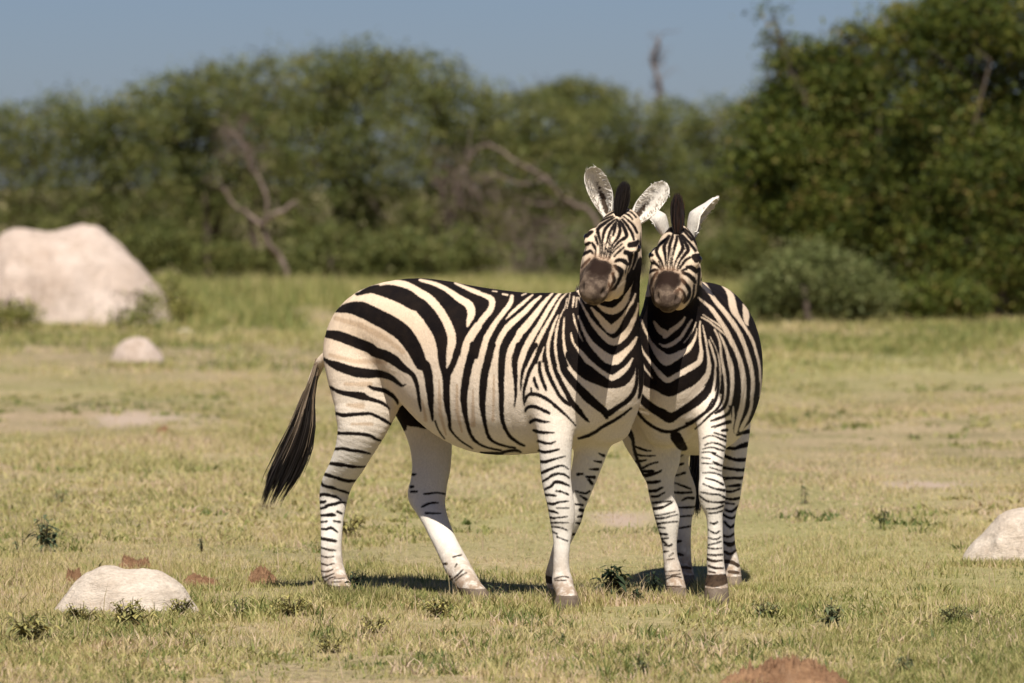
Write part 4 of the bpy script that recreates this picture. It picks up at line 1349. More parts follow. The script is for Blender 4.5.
BARE = [(*at(145, 418, ground_y(418))[:2], 0.42, 1.4), (*at(622, 521, ground_y(521))[:2], 0.16, 0.7), (*at(935, 486, ground_y(486))[:2], 0.28, 0.55),
        (*at(570, 655, ground_y(655))[:2], 0.22, 0.08), (*at(20, 665, ground_y(665))[:2], 0.12, 0.1), (*at(770, 672, ground_y(672))[:2], 0.25, 0.12),
        (*at(680, 500, ground_y(500))[:2], 0.15, 0.5), (*at(200, 333, ground_y(333))[:2], 0.3, 1.2)]


def bareness(x, y):
    b = np.zeros_like(x)
    for bx, by, rx, ry in BARE:
        d = np.hypot((x - bx) / rx, (y - by) / ry) + 0.22 * np.sin(x * 9 + by) + 0.2 * np.sin(x * 23 + y * 3)
        b = np.maximum(b, np.clip(1.5 - d * 1.1, 0, 1))
    return b


def ground():
    ys = np.concatenate([np.arange(-30, 16, 3.0), np.arange(16, 42, 0.12), np.arange(42, 120, 0.5), np.array([125, 140, 170, 220, 300, 450, 700, 1200, 2500, 5000.])])
    xs = np.concatenate([np.array([-3000, -800, -200, -80, -40, -20, -14]), np.arange(-9, 9.01, 0.09), np.array([14, 20, 40, 80, 200, 800, 3000.])])
    X, Y = np.meshgrid(xs, ys)
    Z = hump(X, Y) * ((np.abs(X) < 15) & (Y > 14) & (Y < 125)) 
    V = np.stack([X.ravel(), Y.ravel(), Z.ravel()], 1)
    nx = len(xs)
    i = (np.arange(len(ys) - 1)[:, None] * nx + np.arange(nx - 1)[None, :]).ravel()
    F = np.stack([i, i + 1, i + nx + 1, i + nx], 1)
    o = new_mesh('ground', V, F, soil_material(), attrs={'bare': bareness(V[:, 0], V[:, 1])})
    tag(o, 'flat dry savanna ground with thin short grass', None, kind='structure')


ground()

# ------------------------------------------------------------------ grass (nobody could count it)
GRASS_M = leafy('grass_blades', [(0.0, (0.10, 0.135, 0.035)), (0.25, (0.245, 0.26, 0.075)), (0.5, (0.43, 0.385, 0.15)), (0.75, (0.57, 0.465, 0.225)), (1.0, (0.63, 0.47, 0.33))],
                trans=0.35)


def wave(x, y, s, seed):
    r = np.random.default_rng(seed)
    v = np.zeros_like(x)
    for k in range(7):
        a = r.uniform(0, 2 * math.pi); f = s * r.uniform(0.6, 2.2)
        v += np.sin((x * math.cos(a) + y * 0.55 * math.sin(a)) * f + r.uniform(0, 6.28)) / 7 ** 0.5
    return v


def blades(rng, cx, cy, cz, n_per, h, spread, width, tint, lean=0.6, nseg=2):
    """Grass tufts at (cx, cy): n_per curved blades each, as one bundle of ribbons."""
    N = len(cx)
    n = N * n_per
    k = np.repeat(np.arange(N), n_per)
    hh = h[k] * rng.uniform(0.45, 1.1, n)
    az = rng.uniform(0, 2 * math.pi, n)
    ln = rng.uniform(0.1, 1.0, n) * lean
    rx, ry = rng.normal(size=n) * spread[k], rng.normal(size=n) * spread[k]
    root = np.stack([cx[k] + rx, cy[k] + ry, cz[k] - 0.005], 1)
    t = np.linspace(0, 1, nseg + 1)
    dirx, diry = np.cos(az), np.sin(az)
    P = root[:, None, :] + np.stack([dirx[:, None] * (hh * ln)[:, None] * t[None] ** 1.7, diry[:, None] * (hh * ln)[:, None] * t[None] ** 1.7,
                                     hh[:, None] * (t[None] - 0.25 * ln[:, None] * t[None] ** 2)], 2)
    a2 = rng.uniform(0, math.pi, n)
    w = width[k] if hasattr(width, '__len__') else width
    side = np.stack([np.cos(a2), np.sin(a2) * 0.6, 0 * a2], 1)[:, None, :] * (np.asarray(w).reshape(-1, 1) * (1.0 - 0.9 * t ** 1.5)[None, :])[:, :, None] / 2
    V = np.stack([P - side, P + side], 2).reshape(-1, 3)
    kk = (nseg + 1) * 2
    b = np.arange(n) * kk
    F = np.concatenate([np.stack([b + 2 * i, b + 2 * i + 1, b + 2 * i + 3, b + 2 * i + 2], 1) for i in range(nseg)])
    T = np.clip(tint[k] + rng.normal(size=n) * 0.13, 0, 1)
    T = np.repeat(T, kk)
    return V, F, T


def in_view(rng, n, y0, y1, margin=0.5, power=1.0):
    """Random ground places in the strip of view between two distances, a bit wider than the frame."""
    u = rng.uniform(0, 1, n)
    y = (y0 ** (1 - power) + u * (y1 ** (1 - power) - y0 ** (1 - power))) ** (1 / (1 - power)) if power != 1 else y0 * (y1 / y0) ** u
    half = 512 / F_PX * y * (1 + margin) + 0.4
    x = rng.uniform(-1, 1, n) * half
    return x, y


def grass_field():
    rng = np.random.default_rng(5)
    parts = []
    for (n, y0, y1, per, h0, sp, w, dry) in ((37000, 19.8, 30, 10, 0.040, 0.035, 0.0040, 0.56), (29000, 30, 55, 8, 0.040, 0.06, 0.008, 0.52), (16000, 55, 125, 8, 0.08, 0.12, 0.02, 0.42)):
        x, y = in_view(rng, n, y0, y1)
        keep = bareness(x, y) < rng.uniform(0.15, 1.1, n)
        big = wave(x, y, 0.8, 1)
        keep &= (big + 0.7 * wave(x, y, 3.1, 30) + rng.normal(size=n) * 0.7) > -1.0
        x, y, big = x[keep], y[keep], big[keep]
        t = dry + 0.09 + 0.13 * wave(x, y, 0.5, 2) + 0.12 * wave(x, y, 2.3, 3) + rng.normal(size=len(x)) * 0.14
        h = h0 * np.clip(0.9 + 0.40 * big + 0.35 * wave(x, y, 4.0, 31) + 0.3 * rng.normal(size=len(x)), 0.25, 2.4)
        parts.append(blades(rng, x, y, hump(x, y), per, h, np.full(len(x), sp), w, t, lean=0.9))
    # denser, longer clumps near the hooves and in the foreground
    x, y = in_view(rng, 2600, 20.0, 27.0)
    t = 0.55 + 0.18 * wave(x, y, 1.5, 8) + rng.normal(size=len(x)) * 0.12
    k = wave(x, y, 1.7, 9) > 0.15
    x, y, t = x[k], y[k], t[k]
    parts.append(blades(rng, x, y, hump(x, y), 14, np.full(len(x), 0.058) * rng.uniform(0.6, 1.3, len(x)), np.full(len(x), 0.035), 0.006, t, lean=0.8))
    # leafy low forbs in drifts: broader, flatter leaves
    for (n, y0, y1, thr) in ((5200, 20.0, 30.0, 0.1), (2600, 30.0, 52.0, 0.4)):
        x, y = in_view(rng, n, y0, y1)
        k = wave(x, y, 1.1, 21) + 0.6 * wave(x, y, 3.7, 22) > thr
        x, y = x[k], y[k]
        t = 0.36 + 0.16 * wave(x, y, 0.9, 23) + rng.normal(size=len(x)) * 0.16
        parts.append(blades(rng, x, y, hump(x, y), 12, rng.uniform(0.025, 0.065, len(x)), rng.uniform(0.02, 0.06, len(x)), 0.011 * (1 + (y0 > 25)), t, lean=1.5))
    # dead seed stalks
    x, y = in_view(rng, 1500, 20.0, 60.0)
    parts.append(blades(rng, x, y, hump(x, y), 2, rng.uniform(0.08, 0.2, len(x)), np.full(len(x), 0.015), 0.0035, np.full(len(x), 0.9), lean=0.4))
    # leafy drift right in front of the animals
    for (n, xa, xb, ya, yb, h0, h1) in ((420, -1.6, 0.9, 23.9, 24.9, 0.04, 0.085), (260, -0.9, 1.5, 24.9, 25.6, 0.03, 0.06), (300, 0.6, 2.6, 23.4, 24.6, 0.03, 0.06), (260, -2.6, -1.2, 22.8, 24.2, 0.03, 0.065),
                                          (500, -2.3, 2.6, 21.2, 23.6, 0.02, 0.05)):
        x, y = rng.uniform(xa, xb, n), rng.uniform(ya, yb, n)
        k = wave(x, y, 2.6, 41) + rng.normal(size=n) * 0.5 > -0.2
        x, y = x[k], y[k]
        t = 0.50 + 0.2 * wave(x, y, 2.0, 43) + rng.normal(size=len(x)) * 0.2
        parts.append(blades(rng, x, y, hump(x, y), 13, rng.uniform(h0, h1, len(x)), rng.uniform(0.02, 0.05, len(x)), 0.010, t, lean=1.1))
    for (n, xa, xb, ya, yb) in ((560, -0.95, 0.55, 24.62, 25.0), (300, 0.2, 1.25, 24.75, 25.1), (200, -1.0, -0.5, 24.9, 25.15)):
        x, y = rng.uniform(xa, xb, n), rng.uniform(ya, yb, n)
        parts.append(blades(rng, x, y, hump(x, y), 9, rng.uniform(0.04, 0.09, n) * np.clip(0.8 + 0.5 * wave(x, y, 5.0, 51), 0.3, 1.3), np.full(n, 0.025), 0.006, 0.52 + 0.2 * wave(x, y, 4.0, 52) + rng.normal(size=n) * 0.15, lean=0.8))
    # grass growing up against the mounds and over the soil heap
    for (pa, pb, Yb, n, h) in ((50, 202, 24.15, 260, 0.05), (958, 1060, 27.1, 160, 0.055), (104, 170, 57.0, 80, 0.09), (-20, 180, 72.3, 260, 0.14), (700, 870, 20.62, 200, 0.045), (235, 290, 25.9, 50, 0.045), (165, 230, 25.7, 60, 0.05)):
        x = (rng.uniform(pa, pb, n) - 512) / F_PX * Yb
        y = Yb + rng.uniform(-0.08, 0.06, n) * (Yb / 24)
        parts.append(blades(rng, x, y, hump(x, y), 9, rng.uniform(0.4, 1.15, n) * h, np.full(n, 0.03 * Yb / 24), 0.006 * Yb / 24, 0.5 + rng.normal(size=n) * 0.17, lean=0.9))
    # brown and olive leafy weeds low in the near grass
    x, y = in_view(rng, 2600, 20.2, 24.9)
    k = wave(x, y, 1.9, 71) + 0.7 * wave(x, y, 5.0, 72) > 0.35
    x, y = x[k], y[k]
    parts.append(blades(rng, x, y, hump(x, y), 15, rng.uniform(0.03, 0.075, len(x)), rng.uniform(0.02, 0.05, len(x)), 0.009, np.where(rng.uniform(size=len(x)) < 0.45, 0.10, 0.85) + rng.normal(size=len(x)) * 0.08, lean=1.2))
    # trampled straw litter
    x, y = in_view(rng, 42000, 19.8, 34.0)
    parts.append(blades(rng, x, y, hump(x, y), 3, rng.uniform(0.010, 0.022, len(x)), np.full(len(x), 0.03), 0.0055, 0.66 + 0.2 * wave(x, y, 5.0, 44) + rng.normal(size=len(x)) * 0.25, lean=2.2, nseg=1))
    # tufts round the hooves
    hx, hy = [], []
    for px, Y in ((345, 25.17), (480, 24.92), (567, 24.46), (562, 24.98), (677, 25.12), (716, 24.65), (687, 25.9), (733, 25.85)):
        c = at(px, 600, Y)
        hx += list(c[0] + rng.uniform(-0.13, 0.13, 22)); hy += list(Y - rng.uniform(0.04, 0.22, 22))
    hx, hy = np.array(hx), np.array(hy)
    parts.append(blades(rng, hx, hy, hump(hx, hy), 9, rng.uniform(0.035, 0.085, len(hx)), np.full(len(hx), 0.02), 0.005, 0.55 + rng.normal(size=len(hx)) * 0.15, lean=0.9))
    V, F, T = merge(parts)
    o = new_mesh('grass', V, F, GRASS_M, attrs={'tint': T}, smooth=False)
    tag(o, 'short dry yellow-green grass over the whole plain', 'grass', kind='stuff')
    # taller greener grass at the foot of the trees
    parts = []
    x, y = in_view(rng, 6500, 62, 104, power=0.0)
    t = 0.27 + 0.14 * wave(x, y, 0.35, 12) + rng.normal(size=len(x)) * 0.08
    hgt = 0.30 * np.clip((y - 58) / 30, 0.25, 1) * np.clip(1 + 0.5 * wave(x, y, 0.6, 13), 0.3, 2)
    k = (wave(x, y, 0.5, 14) + (y - 72) / 14) > 0
    x, y, t, hgt = x[k], y[k], t[k], hgt[k]
    gx, gy = [], []
    for px0, px1, py0, py1, n in ((100, 290, 296, 332, 520), (-20, 40, 312, 326, 90), (40, 130, 322, 332, 90), (300, 420, 285, 300, 160)):
        qy = rng.uniform(py0, py1, n)
        Yq = F_PX * EYE / (qy - 186)
        gx += list((rng.uniform(px0, px1, n) - 512) / F_PX * Yq); gy += list(Yq)
    gx, gy = np.array(gx), np.array(gy)
    g_ = wave(gx, gy, 1.2, 61) + rng.normal(size=len(gx)) * 0.4 > -0.3
    gx, gy = gx[g_], gy[g_]
    parts.append(blades(rng, gx, gy, hump(gx, gy), 14, rng.uniform(0.12, 0.42, len(gx)), np.full(len(gx), 0.12), 0.028, 0.27 + rng.normal(size=len(gx)) * 0.08, lean=0.7))
    parts.append(blades(rng, x, y, hump(x, y), 12, hgt, np.full(len(x), 0.16), 0.03, t, lean=0.5))
    V, F, T = merge(parts)
    o = new_mesh('tall_grass', V, F, GRASS_M, attrs={'tint': T}, smooth=False)
    tag(o, 'taller green grass along the foot of the distant thicket', 'grass', kind='stuff')


grass_field()

# ------------------------------------------------------------------ termite mounds and stones
def mound_material(name, a, b):
    M = Mat(name, rough=0.9, spec=0.1)
    n = M.noise(3.2, 6, 0.65)
    c = M.ramp(n, [(0.32, a), (0.68, b)])
    c = M.mix(0.7, c, M.ramp(M.noise(30, 5, 0.75), [(0.3, 0.62), (0.6, 1.1)]), 'MULTIPLY')
    st = M.smooth(M.noise(5.5, 6, 0.75, M.pos((1, 1, 0.5))), 0.50, 0.68)
    c = M.mix(M.math('MULTIPLY', st, 0.45), c, (0.30, 0.215, 0.15))
    M.color(c)
    M.bump(M.math('ADD', M.noise(40, 6, 0.75), M.math('MULTIPLY', M.noise(7, 5, 0.7), 2.2)), 0.5, 0.03)
    return M.m


CLAY = mound_material('pale_termite_clay', (0.45, 0.345, 0.275), (0.66, 0.54, 0.46))
CLAY2 = mound_material('grey_termite_clay', (0.54, 0.44, 0.345), (0.74, 0.64, 0.53))


def lump(name, prof, Y, depth, label, cat, mat, seed, rough=0.05, n=90, sink=0.08):
    """A mound from its skyline profile (px, py): every slice a dome whose height follows the profile, rounded in depth."""
    rng = np.random.default_rng(seed)
    base_py = 186 + F_PX * EYE / Y
    P = np.array([at(px, py, Y) for px, py in prof])
    xs = np.linspace(P[0, 0], P[-1, 0], n)
    hs = np.interp(xs, P[:, 0], P[:, 2]) * 0.965
    k = np.array([1, 2, 3, 2, 1.]); k /= k.sum()
    hs = np.convolve(np.pad(hs, 2, 'edge'), k, 'valid')
    cx, half = (xs[0] + xs[-1]) / 2, (xs[-1] - xs[0]) / 2
    m = 60
    V = []
    ph = rng.uniform(0, 6.28, 12)
    nz = np.zeros((n, m))
    for cells, amp in ((6, 1.0), (13, 0.6), (28, 0.4), (50, 0.3)):
        g = rng.normal(size=(cells + 2, cells + 2))
        a_ = np.linspace(0, cells, n); b_ = np.linspace(0, cells, m)
        i_, j_ = a_.astype(int), b_.astype(int)
        u_, v_ = (a_ - i_)[:, None], (b_ - j_)[None, :]
        u_, v_ = u_ * u_ * (3 - 2 * u_), v_ * v_ * (3 - 2 * v_)
        nz += amp * ((g[i_][:, j_] * (1 - u_) + g[i_ + 1][:, j_] * u_) * (1 - v_) + (g[i_][:, j_ + 1] * (1 - u_) + g[i_ + 1][:, j_ + 1] * u_) * v_)
    for i, x in enumerate(xs):
        wd = depth * math.sqrt(max(0.0, 1 - ((x - cx) / half) ** 2) + 0.01)
        for j in range(m):
            v = -1 + 2 * j / (m - 1)
            z = (hs[i] + sink) * (1 - abs(v) ** 2.2) ** 0.6 - sink
            q = rough * half * (math.sin(x / half * 5 + ph[0] + v * 3) * 0.5 + math.sin(x / half * 11 + ph[1] - v * 7) * 0.3 + math.sin(x / half * 23 + ph[2] + v * 13) * 0.16
                                + math.sin(v * 17 + ph[3] + x / half * 9) * 0.15)
            q += rough * half * 0.42 * nz[i, j]
            z += q * (0.3 if abs(v) > 0.8 else 0.55) * (1 - abs(v))
            V.append((x - cx + q * 0.3, v * wd + q, z))
    F = np.array([(i * m + j, (i + 1) * m + j, (i + 1) * m + j + 1, i * m + j + 1) for i in range(n - 1) for j in range(m - 1)])
    o = new_mesh(name, V, F, mat)
    o.location = (cx, Y + depth * 0.5, 0)
    return tag(o, label, cat)


lump('termite_mound', [(-46, 322), (-40, 290), (-20, 250), (0, 228), (14, 224), (30, 226), (48, 229), (62, 226), (78, 222), (95, 224), (112, 236), (122, 247),
                       (134, 257), (146, 272), (156, 285), (163, 293), (169, 304), (172, 326)], 73.5, 1.1,
     'big pale pink-grey termite mound at the left edge before the thicket', 'termite mound', CLAY, 1)
lump('termite_mound', [(106, 367), (110, 358), (116, 346), (124, 339), (136, 336), (146, 338), (154, 346), (161, 354), (166, 367)], 57.5, 0.28,
     'small pale domed termite mound standing in front of the big mound', 'termite mound', CLAY, 2, rough=0.03)
lump('termite_mound', [(52, 612), (58, 603), (66, 593), (72, 583), (82, 575), (93, 570), (103, 565), (112, 565), (120, 568), (134, 569), (148, 570), (162, 573), (172, 579), (182, 588), (190, 600), (198, 612)],
     24.4, 0.20, 'low whitish clay mound in the near left grass', 'termite mound', CLAY2, 3, rough=0.035)
lump('termite_mound', [(962, 564), (966, 556), (974, 545), (984, 536), (992, 526), (1000, 516), (1010, 510), (1022, 507), (1040, 505), (1056, 512), (1070, 535), (1080, 564)],
     27.4, 0.25, 'pale clay mound cut by the right edge of the picture', 'termite mound', CLAY2, 4, rough=0.05)
lump('stone', [(174, 334), (179, 330), (185, 328), (190, 330), (195, 334)], 69.5, 0.08, 'small pale stone in the grass right of the big mound', 'stone', CLAY2, 5, rough=0.03, n=30)

REDM = mound_material('red_brown_soil', (0.19, 0.10, 0.055), (0.38, 0.225, 0.125))


def clod_heap(name, px, py, wpx, hpx, label, seed, dy=0.12):
    """A low heap of crumbly red-brown earth."""
    rng = np.random.default_rng(seed)
    Y = ground_y(py)
    c = at(px, py, Y)
    w, h = wpx / F_PX * Y / 2, hpx / F_PX * Y
    n, m = 90, 50
    V = []
    nz = rng.normal(size=(n, m))
    nz = (nz + np.roll(nz, 1, 0) + np.roll(nz, 1, 1) + np.roll(nz, -1, 0)) / 2.2
    for i in range(n):
        for j in range(m):
            u, v = -1 + 2 * i / (n - 1), -1 + 2 * j / (m - 1)
            r = math.hypot(u, v)
            e = max(0.0, 1 - r ** 1.8)
            z = h * min(1.0, e * 1.5) * (0.62 + 0.16 * math.sin(u * 5 + seed) + 0.15 * nz[i, j]) - 0.014 * r
            V.append((u * w, v * dy, z))
    F = np.array([(i * m + j, (i + 1) * m + j, (i + 1) * m + j + 1, i * m + j + 1) for i in range(n - 1) for j in range(m - 1)])
    o = new_mesh(name, V, F, REDM)
    o.location = (c[0], Y, 0.004)
    return tag(o, label, 'soil heap', 'red-brown soil heaps in the grass')


clod_heap('soil_heap', 785, 688, 150, 30, 'widest red-brown soil heap at the bottom edge right of centre', 1, 0.2)
clod_heap('soil_heap', 262, 584, 36, 18, 'rusty soil clod just left of the side-on zebra\'s hind hoof', 2, 0.08)
clod_heap('soil_heap', 200, 586, 46, 12, 'flat rusty soil patch right behind the whitish left mound', 3, 0.1)
clod_heap('soil_heap', 135, 572, 42, 17, 'rusty soil showing over the top of the whitish left mound', 4, 0.1)
clod_heap('soil_heap', 74, 583, 20, 16, 'small rusty soil clod at the left end of the whitish mound', 5, 0.06)
clod_heap('soil_heap', 800, 408, 14, 6, 'tiny rust-red clod on the bare patch far left behind', 6, 0.1).location = (*at(163, 432, ground_y(432))[:2], 0.004)

# ------------------------------------------------------------------ small plants in the grass
HERB_M = leafy('herb_leaves', [(0.0, (0.016, 0.030, 0.012)), (0.4, (0.09, 0.115, 0.06)), (0.6, (0.20, 0.21, 0.09)), (1.0, (0.50, 0.42, 0.14))], trans=0.2)
STEM_M = Mat('herb_stem', rough=0.8)
STEM_M.color((0.14, 0.11, 0.06))
STEM_M = STEM_M.m


def herb(px, py_base, w, h, label, seed, tint=0.2, leaves=46, group=None, name='herb', long=1.0, cat='plant'):
    """Leafy weed: thin stems with narrow drooping leaves. w, h in pixels of the survey."""
    rng = np.random.default_rng(seed)
    Y = ground_y(py_base)
    s = Y / F_PX
    W, H = w * s, h * s
    c = at(px, py_base, Y)
    root = empty(name, (c[0], Y, float(hump(c[0], Y))), label, cat, group)
    sv, sf, st, lv, lf, lt = [], [], [], [], [], []
    ns = max(3, int(leaves / 9))
    o = 0
    for i in range(ns):
        a = rng.uniform(0, 6.28); r = rng.uniform(0.1, 1) ** 0.7
        tip = np.array([math.cos(a) * W / 2 * r * 0.8, math.sin(a) * W / 2 * r * 0.8, H * rng.uniform(0.6, 1.0) * (1.05 - 0.4 * r)])
        rt = np.array([math.cos(a) * 0.01, math.sin(a) * 0.01, -0.005])
        mid = (rt + tip) / 2 + np.array([0, 0, H * 0.08])
        pts = [rt, mid, tip]
        for p, q in zip(pts[:-1], pts[1:]):
            wd = max(0.0018, 0.004 * s * 230)
            for d in (np.array([wd / 2, 0, 0]), np.array([0, wd / 2, 0])):
                sv += [p - d, p + d, q + d * .6, q - d * .6]
                sf.append([o, o + 1, o + 2, o + 3]); o += 4
        for j in range(max(4, leaves // ns)):
            t = rng.uniform(0.25, 1.0)
            p = (rt * (1 - t) ** 2 + 2 * mid * t * (1 - t) + tip * t * t)
            az = rng.uniform(0, 6.28)
            ll = H * rng.uniform(0.14, 0.30) * long
            out = np.array([math.cos(az), math.sin(az), rng.uniform(-0.5, 0.7)]); out /= np.linalg.norm(out)
            sd = unit(np.cross(out, [0, 0, 1])) * ll * 0.16
            q1, q2 = p + out * ll * 0.5, p + out * ll - np.array([0, 0, ll * 0.25])
            k = len(lv)
            lv += [p - sd * .3, p + sd * .3, q1 + sd, q1 - sd, q2 + sd * .15, q2 - sd * .15]
            lf += [[k, k + 1, k + 2, k + 3], [k + 3, k + 2, k + 4, k + 5]]
            lt += [float(np.clip(tint + rng.normal() * 0.12, 0, 1))] * 6
    new_mesh('stem', sv, np.array(sf), STEM_M, parent=root, smooth=False)
    new_mesh('leaves', lv, np.array(lf), HERB_M, parent=root, attrs={'tint': lt}, smooth=False)
    return root


G = 'small weeds standing in the short grass'
herb(614, 602, 36, 50, 'dark leafy weed standing between the two zebras\' front hooves, the taller one', 1, 0.05, 130, G, long=1.35)
herb(651, 597, 22, 32, 'shorter dark weed just left of the right zebra\'s front hoof', 2, 0.1, 70, G, long=1.3)
herb(635, 603, 18, 26, 'low dark weed between two taller dark weeds', 3, 0.1, 50, G, long=1.3)
herb(356, 597, 22, 32, 'dark tuft of leaves touching the side-on zebra\'s hind hoof', 4, 0.04, 80, G, long=1.3)
herb(45, 555, 30, 46, 'grey-green weed above the left end of the whitish mound', 5, 0.4, 100, G, long=1.2)
herb(60, 508, 20, 26, 'pale grey-green weed highest up at the far left', 6, 0.5, 40, G)
herb(20, 556, 18, 20, 'low grey-green weed at the left edge', 7, 0.45, 40, G)
herb(203, 553, 18, 22, 'grey-green weed behind the flat rusty soil patch', 8, 0.4, 40, G)
herb(240, 612, 22, 26, 'blue-green weed in front of the rusty clod left of the hind hoof', 9, 0.4, 60, G)
herb(882, 530, 20, 26, 'dark weed alone on the plain left of the right-hand clay mound', 10, 0.25, 50, G)
herb(803, 505, 12, 26, 'thin upright weed right of the right zebra', 11, 0.5, 30, G)
herb(833, 628, 22, 32, 'blue-grey weed in the near grass lower right', 12, 0.45, 110, G, long=1.3)
herb(765, 618, 36, 26, 'spreading olive weed just right of the right zebra\'s hooves', 13, 0.62, 140, G, long=1.3)
herb(955, 625, 60, 26, 'wide olive weed patch below the right-hand clay mound', 14, 0.62, 200, G, long=1.3)
herb(565, 640, 22, 20, 'small grey-green weed below the side-on zebra\'s front hoof', 15, 0.5, 40, G)
herb(640, 672, 26, 24, 'dark green weed at the bottom edge in the middle', 16, 0.45, 100, G, long=1.2)
herb(905, 672, 22, 26, 'dark green weed at the bottom edge towards the right', 17, 0.4, 100, G, long=1.2)
herb(497, 600, 26, 24, 'grey-green weed just right of the side-on zebra\'s forward hind hoof', 18, 0.4, 60, G)
herb(540, 600, 16, 20, 'dull weed left of the side-on zebra\'s front hoof', 19, 0.5, 40, G)
for i, (px, py, w, h, lab) in enumerate([
        (30, 640, 70, 40, 'leafy yellow-green forb clump at the lower left edge'),
        (80, 618, 52, 26, 'yellow-green forb clump growing against the front left of the whitish mound'),
        (130, 622, 66, 34, 'yellow-green forb clump growing against the middle of the whitish mound'),
        (180, 612, 40, 24, 'yellow-green forb clump growing against the front right of the whitish mound'),
        (292, 612, 70, 26, 'yellow-green forb clump below the side-on zebra\'s hind hoof'),
        (375, 628, 40, 22, 'yellow-green forb clump between the side-on zebra\'s hind hooves'),
        (440, 614, 60, 24, 'yellow-green forb clump below the forward hind hoof'),
        (330, 646, 60, 22, 'dull forb clump lowest below the side-on zebra\'s hindquarters'),
        (350, 538, 52, 26, 'yellow-brown forb clump seen between the side-on zebra\'s hind legs')]):
    herb(px, py, w, h, lab, 40 + i, 0.80, 240, 'yellow-green forb clumps in the near grass', 'forb_clump', long=1.25)

# ------------------------------------------------------------------ trees and bushes behind
BARK = Mat('bark', rough=0.9, spec=0.1)
BARK.color(BARK.ramp(BARK.noise(9, 5, 0.7), [(0.3, (0.055, 0.042, 0.032)), (0.7, (0.13, 0.10, 0.075))]))
BARK = BARK.m
DEAD = Mat('dead_wood', rough=0.9, spec=0.1)
DEAD.color(DEAD.ramp(DEAD.noise(7, 5, 0.7), [(0.3, (0.11, 0.08, 0.065)), (0.7, (0.23, 0.175, 0.145))]))
DEAD = DEAD.m
LEAF_A = leafy('acacia_leaves', [(0.0, (0.045, 0.060, 0.018)), (0.45, (0.125, 0.145, 0.038)), (0.8, (0.195, 0.198, 0.058)), (1.0, (0.25, 0.22, 0.08))], trans=0.28)
LEAF_B = leafy('bush_leaves', [(0.0, (0.024, 0.042, 0.008)), (0.5, (0.085, 0.112, 0.018)), (0.85, (0.180, 0.190, 0.034)), (1.0, (0.26, 0.19, 0.06))], trans=0.3)
LEAF_D = leafy('fresh_green_leaves', [(0.0, (0.16, 0.18, 0.05)), (0.5, (0.28, 0.29, 0.08)), (1.0, (0.42, 0.36, 0.12))], trans=0.4)
LEAF_C = leafy('grey_shrub_leaves', [(0.0, (0.070, 0.085, 0.028)), (0.5, (0.15, 0.175, 0.055)), (1.0, (0.23, 0.23, 0.09))], trans=0.28)


def tube(path, radii, nseg=7):
    P = np.asarray(path, float)
    V, F = [], []
    for i, p in enumerate(P):
        t = unit(P[min(i + 1, len(P) - 1)] - P[max(i - 1, 0)])
        ref = np.array([1, 0, 0]) if abs(t[0]) < 0.8 else np.array([0, 1, 0])
        a = unit(np.cross(t, ref)); b = np.cross(t, a)
        for j in range(nseg):
            th = 2 * math.pi * j / nseg
            V.append(p + (a * math.cos(th) + b * math.sin(th)) * radii[i])
    for i in range(len(P) - 1):
        for j in range(nseg):
            F.append([i * nseg + j, i * nseg + (j + 1) % nseg, (i + 1) * nseg + (j + 1) % nseg, (i + 1) * nseg + j])
    return np.array(V), np.array(F), np.zeros(len(V))


def limb_path(rng, a, b, n=6, wob=0.12):
    a, b = np.asarray(a, float), np.asarray(b, float)
    L = np.linalg.norm(b - a)
    t = np.linspace(0, 1, n)
    P = a + (b - a) * t[:, None]
    P[1:-1] += rng.normal(size=(n - 2, 3)) * L * wob * 0.5
    P[:, 2] += np.sin(t * math.pi) * L * 0.06
    return P


def crown(rng, blobs, count, leaf, squash=0.85, hollow=0.55, sprigs=0.0):
    """Leaves in twig-sized clumps through the volume of overlapping lobes."""
    B = np.array(blobs)
    count = int(count * 1.7)
    if len(B) > 4:
        B[:, 3] *= 1.1
    vol = B[:, 3] ** 2
    ncl = max(8, count // 26)
    k = rng.choice(len(B), ncl, p=vol / vol.sum())
    d = rng.normal(size=(ncl, 3)); d /= np.linalg.norm(d, axis=1)[:, None]
    r = (hollow + (1 - hollow) * rng.uniform(0, 1, ncl) ** 0.6) * rng.choice([1.0, 0.8, 1.12], ncl, p=[.6, .25, .15])
    r *= 1 + 0.16 * np.sin(d[:, 0] * 7 + k) * np.sin(d[:, 2] * 6 + k * 2) 
    C = B[k, :3] + d * (B[k, 3] * r)[:, None] * np.array([1, 1, squash])
    C = C[C[:, 2] > 0.15]
    ncl = len(C)
    ct = rng.uniform(0.15, 0.95, ncl)
    cs = leaf * rng.uniform(2.2, 5.0, ncl)
    n = count
    q = rng.integers(0, ncl, n)
    off = rng.normal(size=(n, 3)) * cs[q][:, None] * np.array([1, 1, 0.6])
    P = C[q] + off
    P[:, 2] = np.maximum(P[:, 2], 0.03)
    nrm = rng.normal(size=(n, 3)) + np.array([0, 0, 0.9])
    nrm /= np.linalg.norm(nrm, axis=1)[:, None]
    a = np.cross(nrm, rng.normal(size=(n, 3))); a /= np.linalg.norm(a, axis=1)[:, None] + 1e-9
    b = np.cross(nrm, a)
    s = leaf * rng.uniform(0.6, 1.3, n)
    V = np.stack([P - a * s[:, None], P + b * s[:, None] * 0.45, P + a * s[:, None], P - b * s[:, None] * 0.45], 1).reshape(-1, 3)
    F = np.arange(n * 4).reshape(-1, 4)
    T = np.repeat(np.clip(ct[q] + rng.normal(size=n) * 0.10, 0, 1), 4)
    return V, F, T


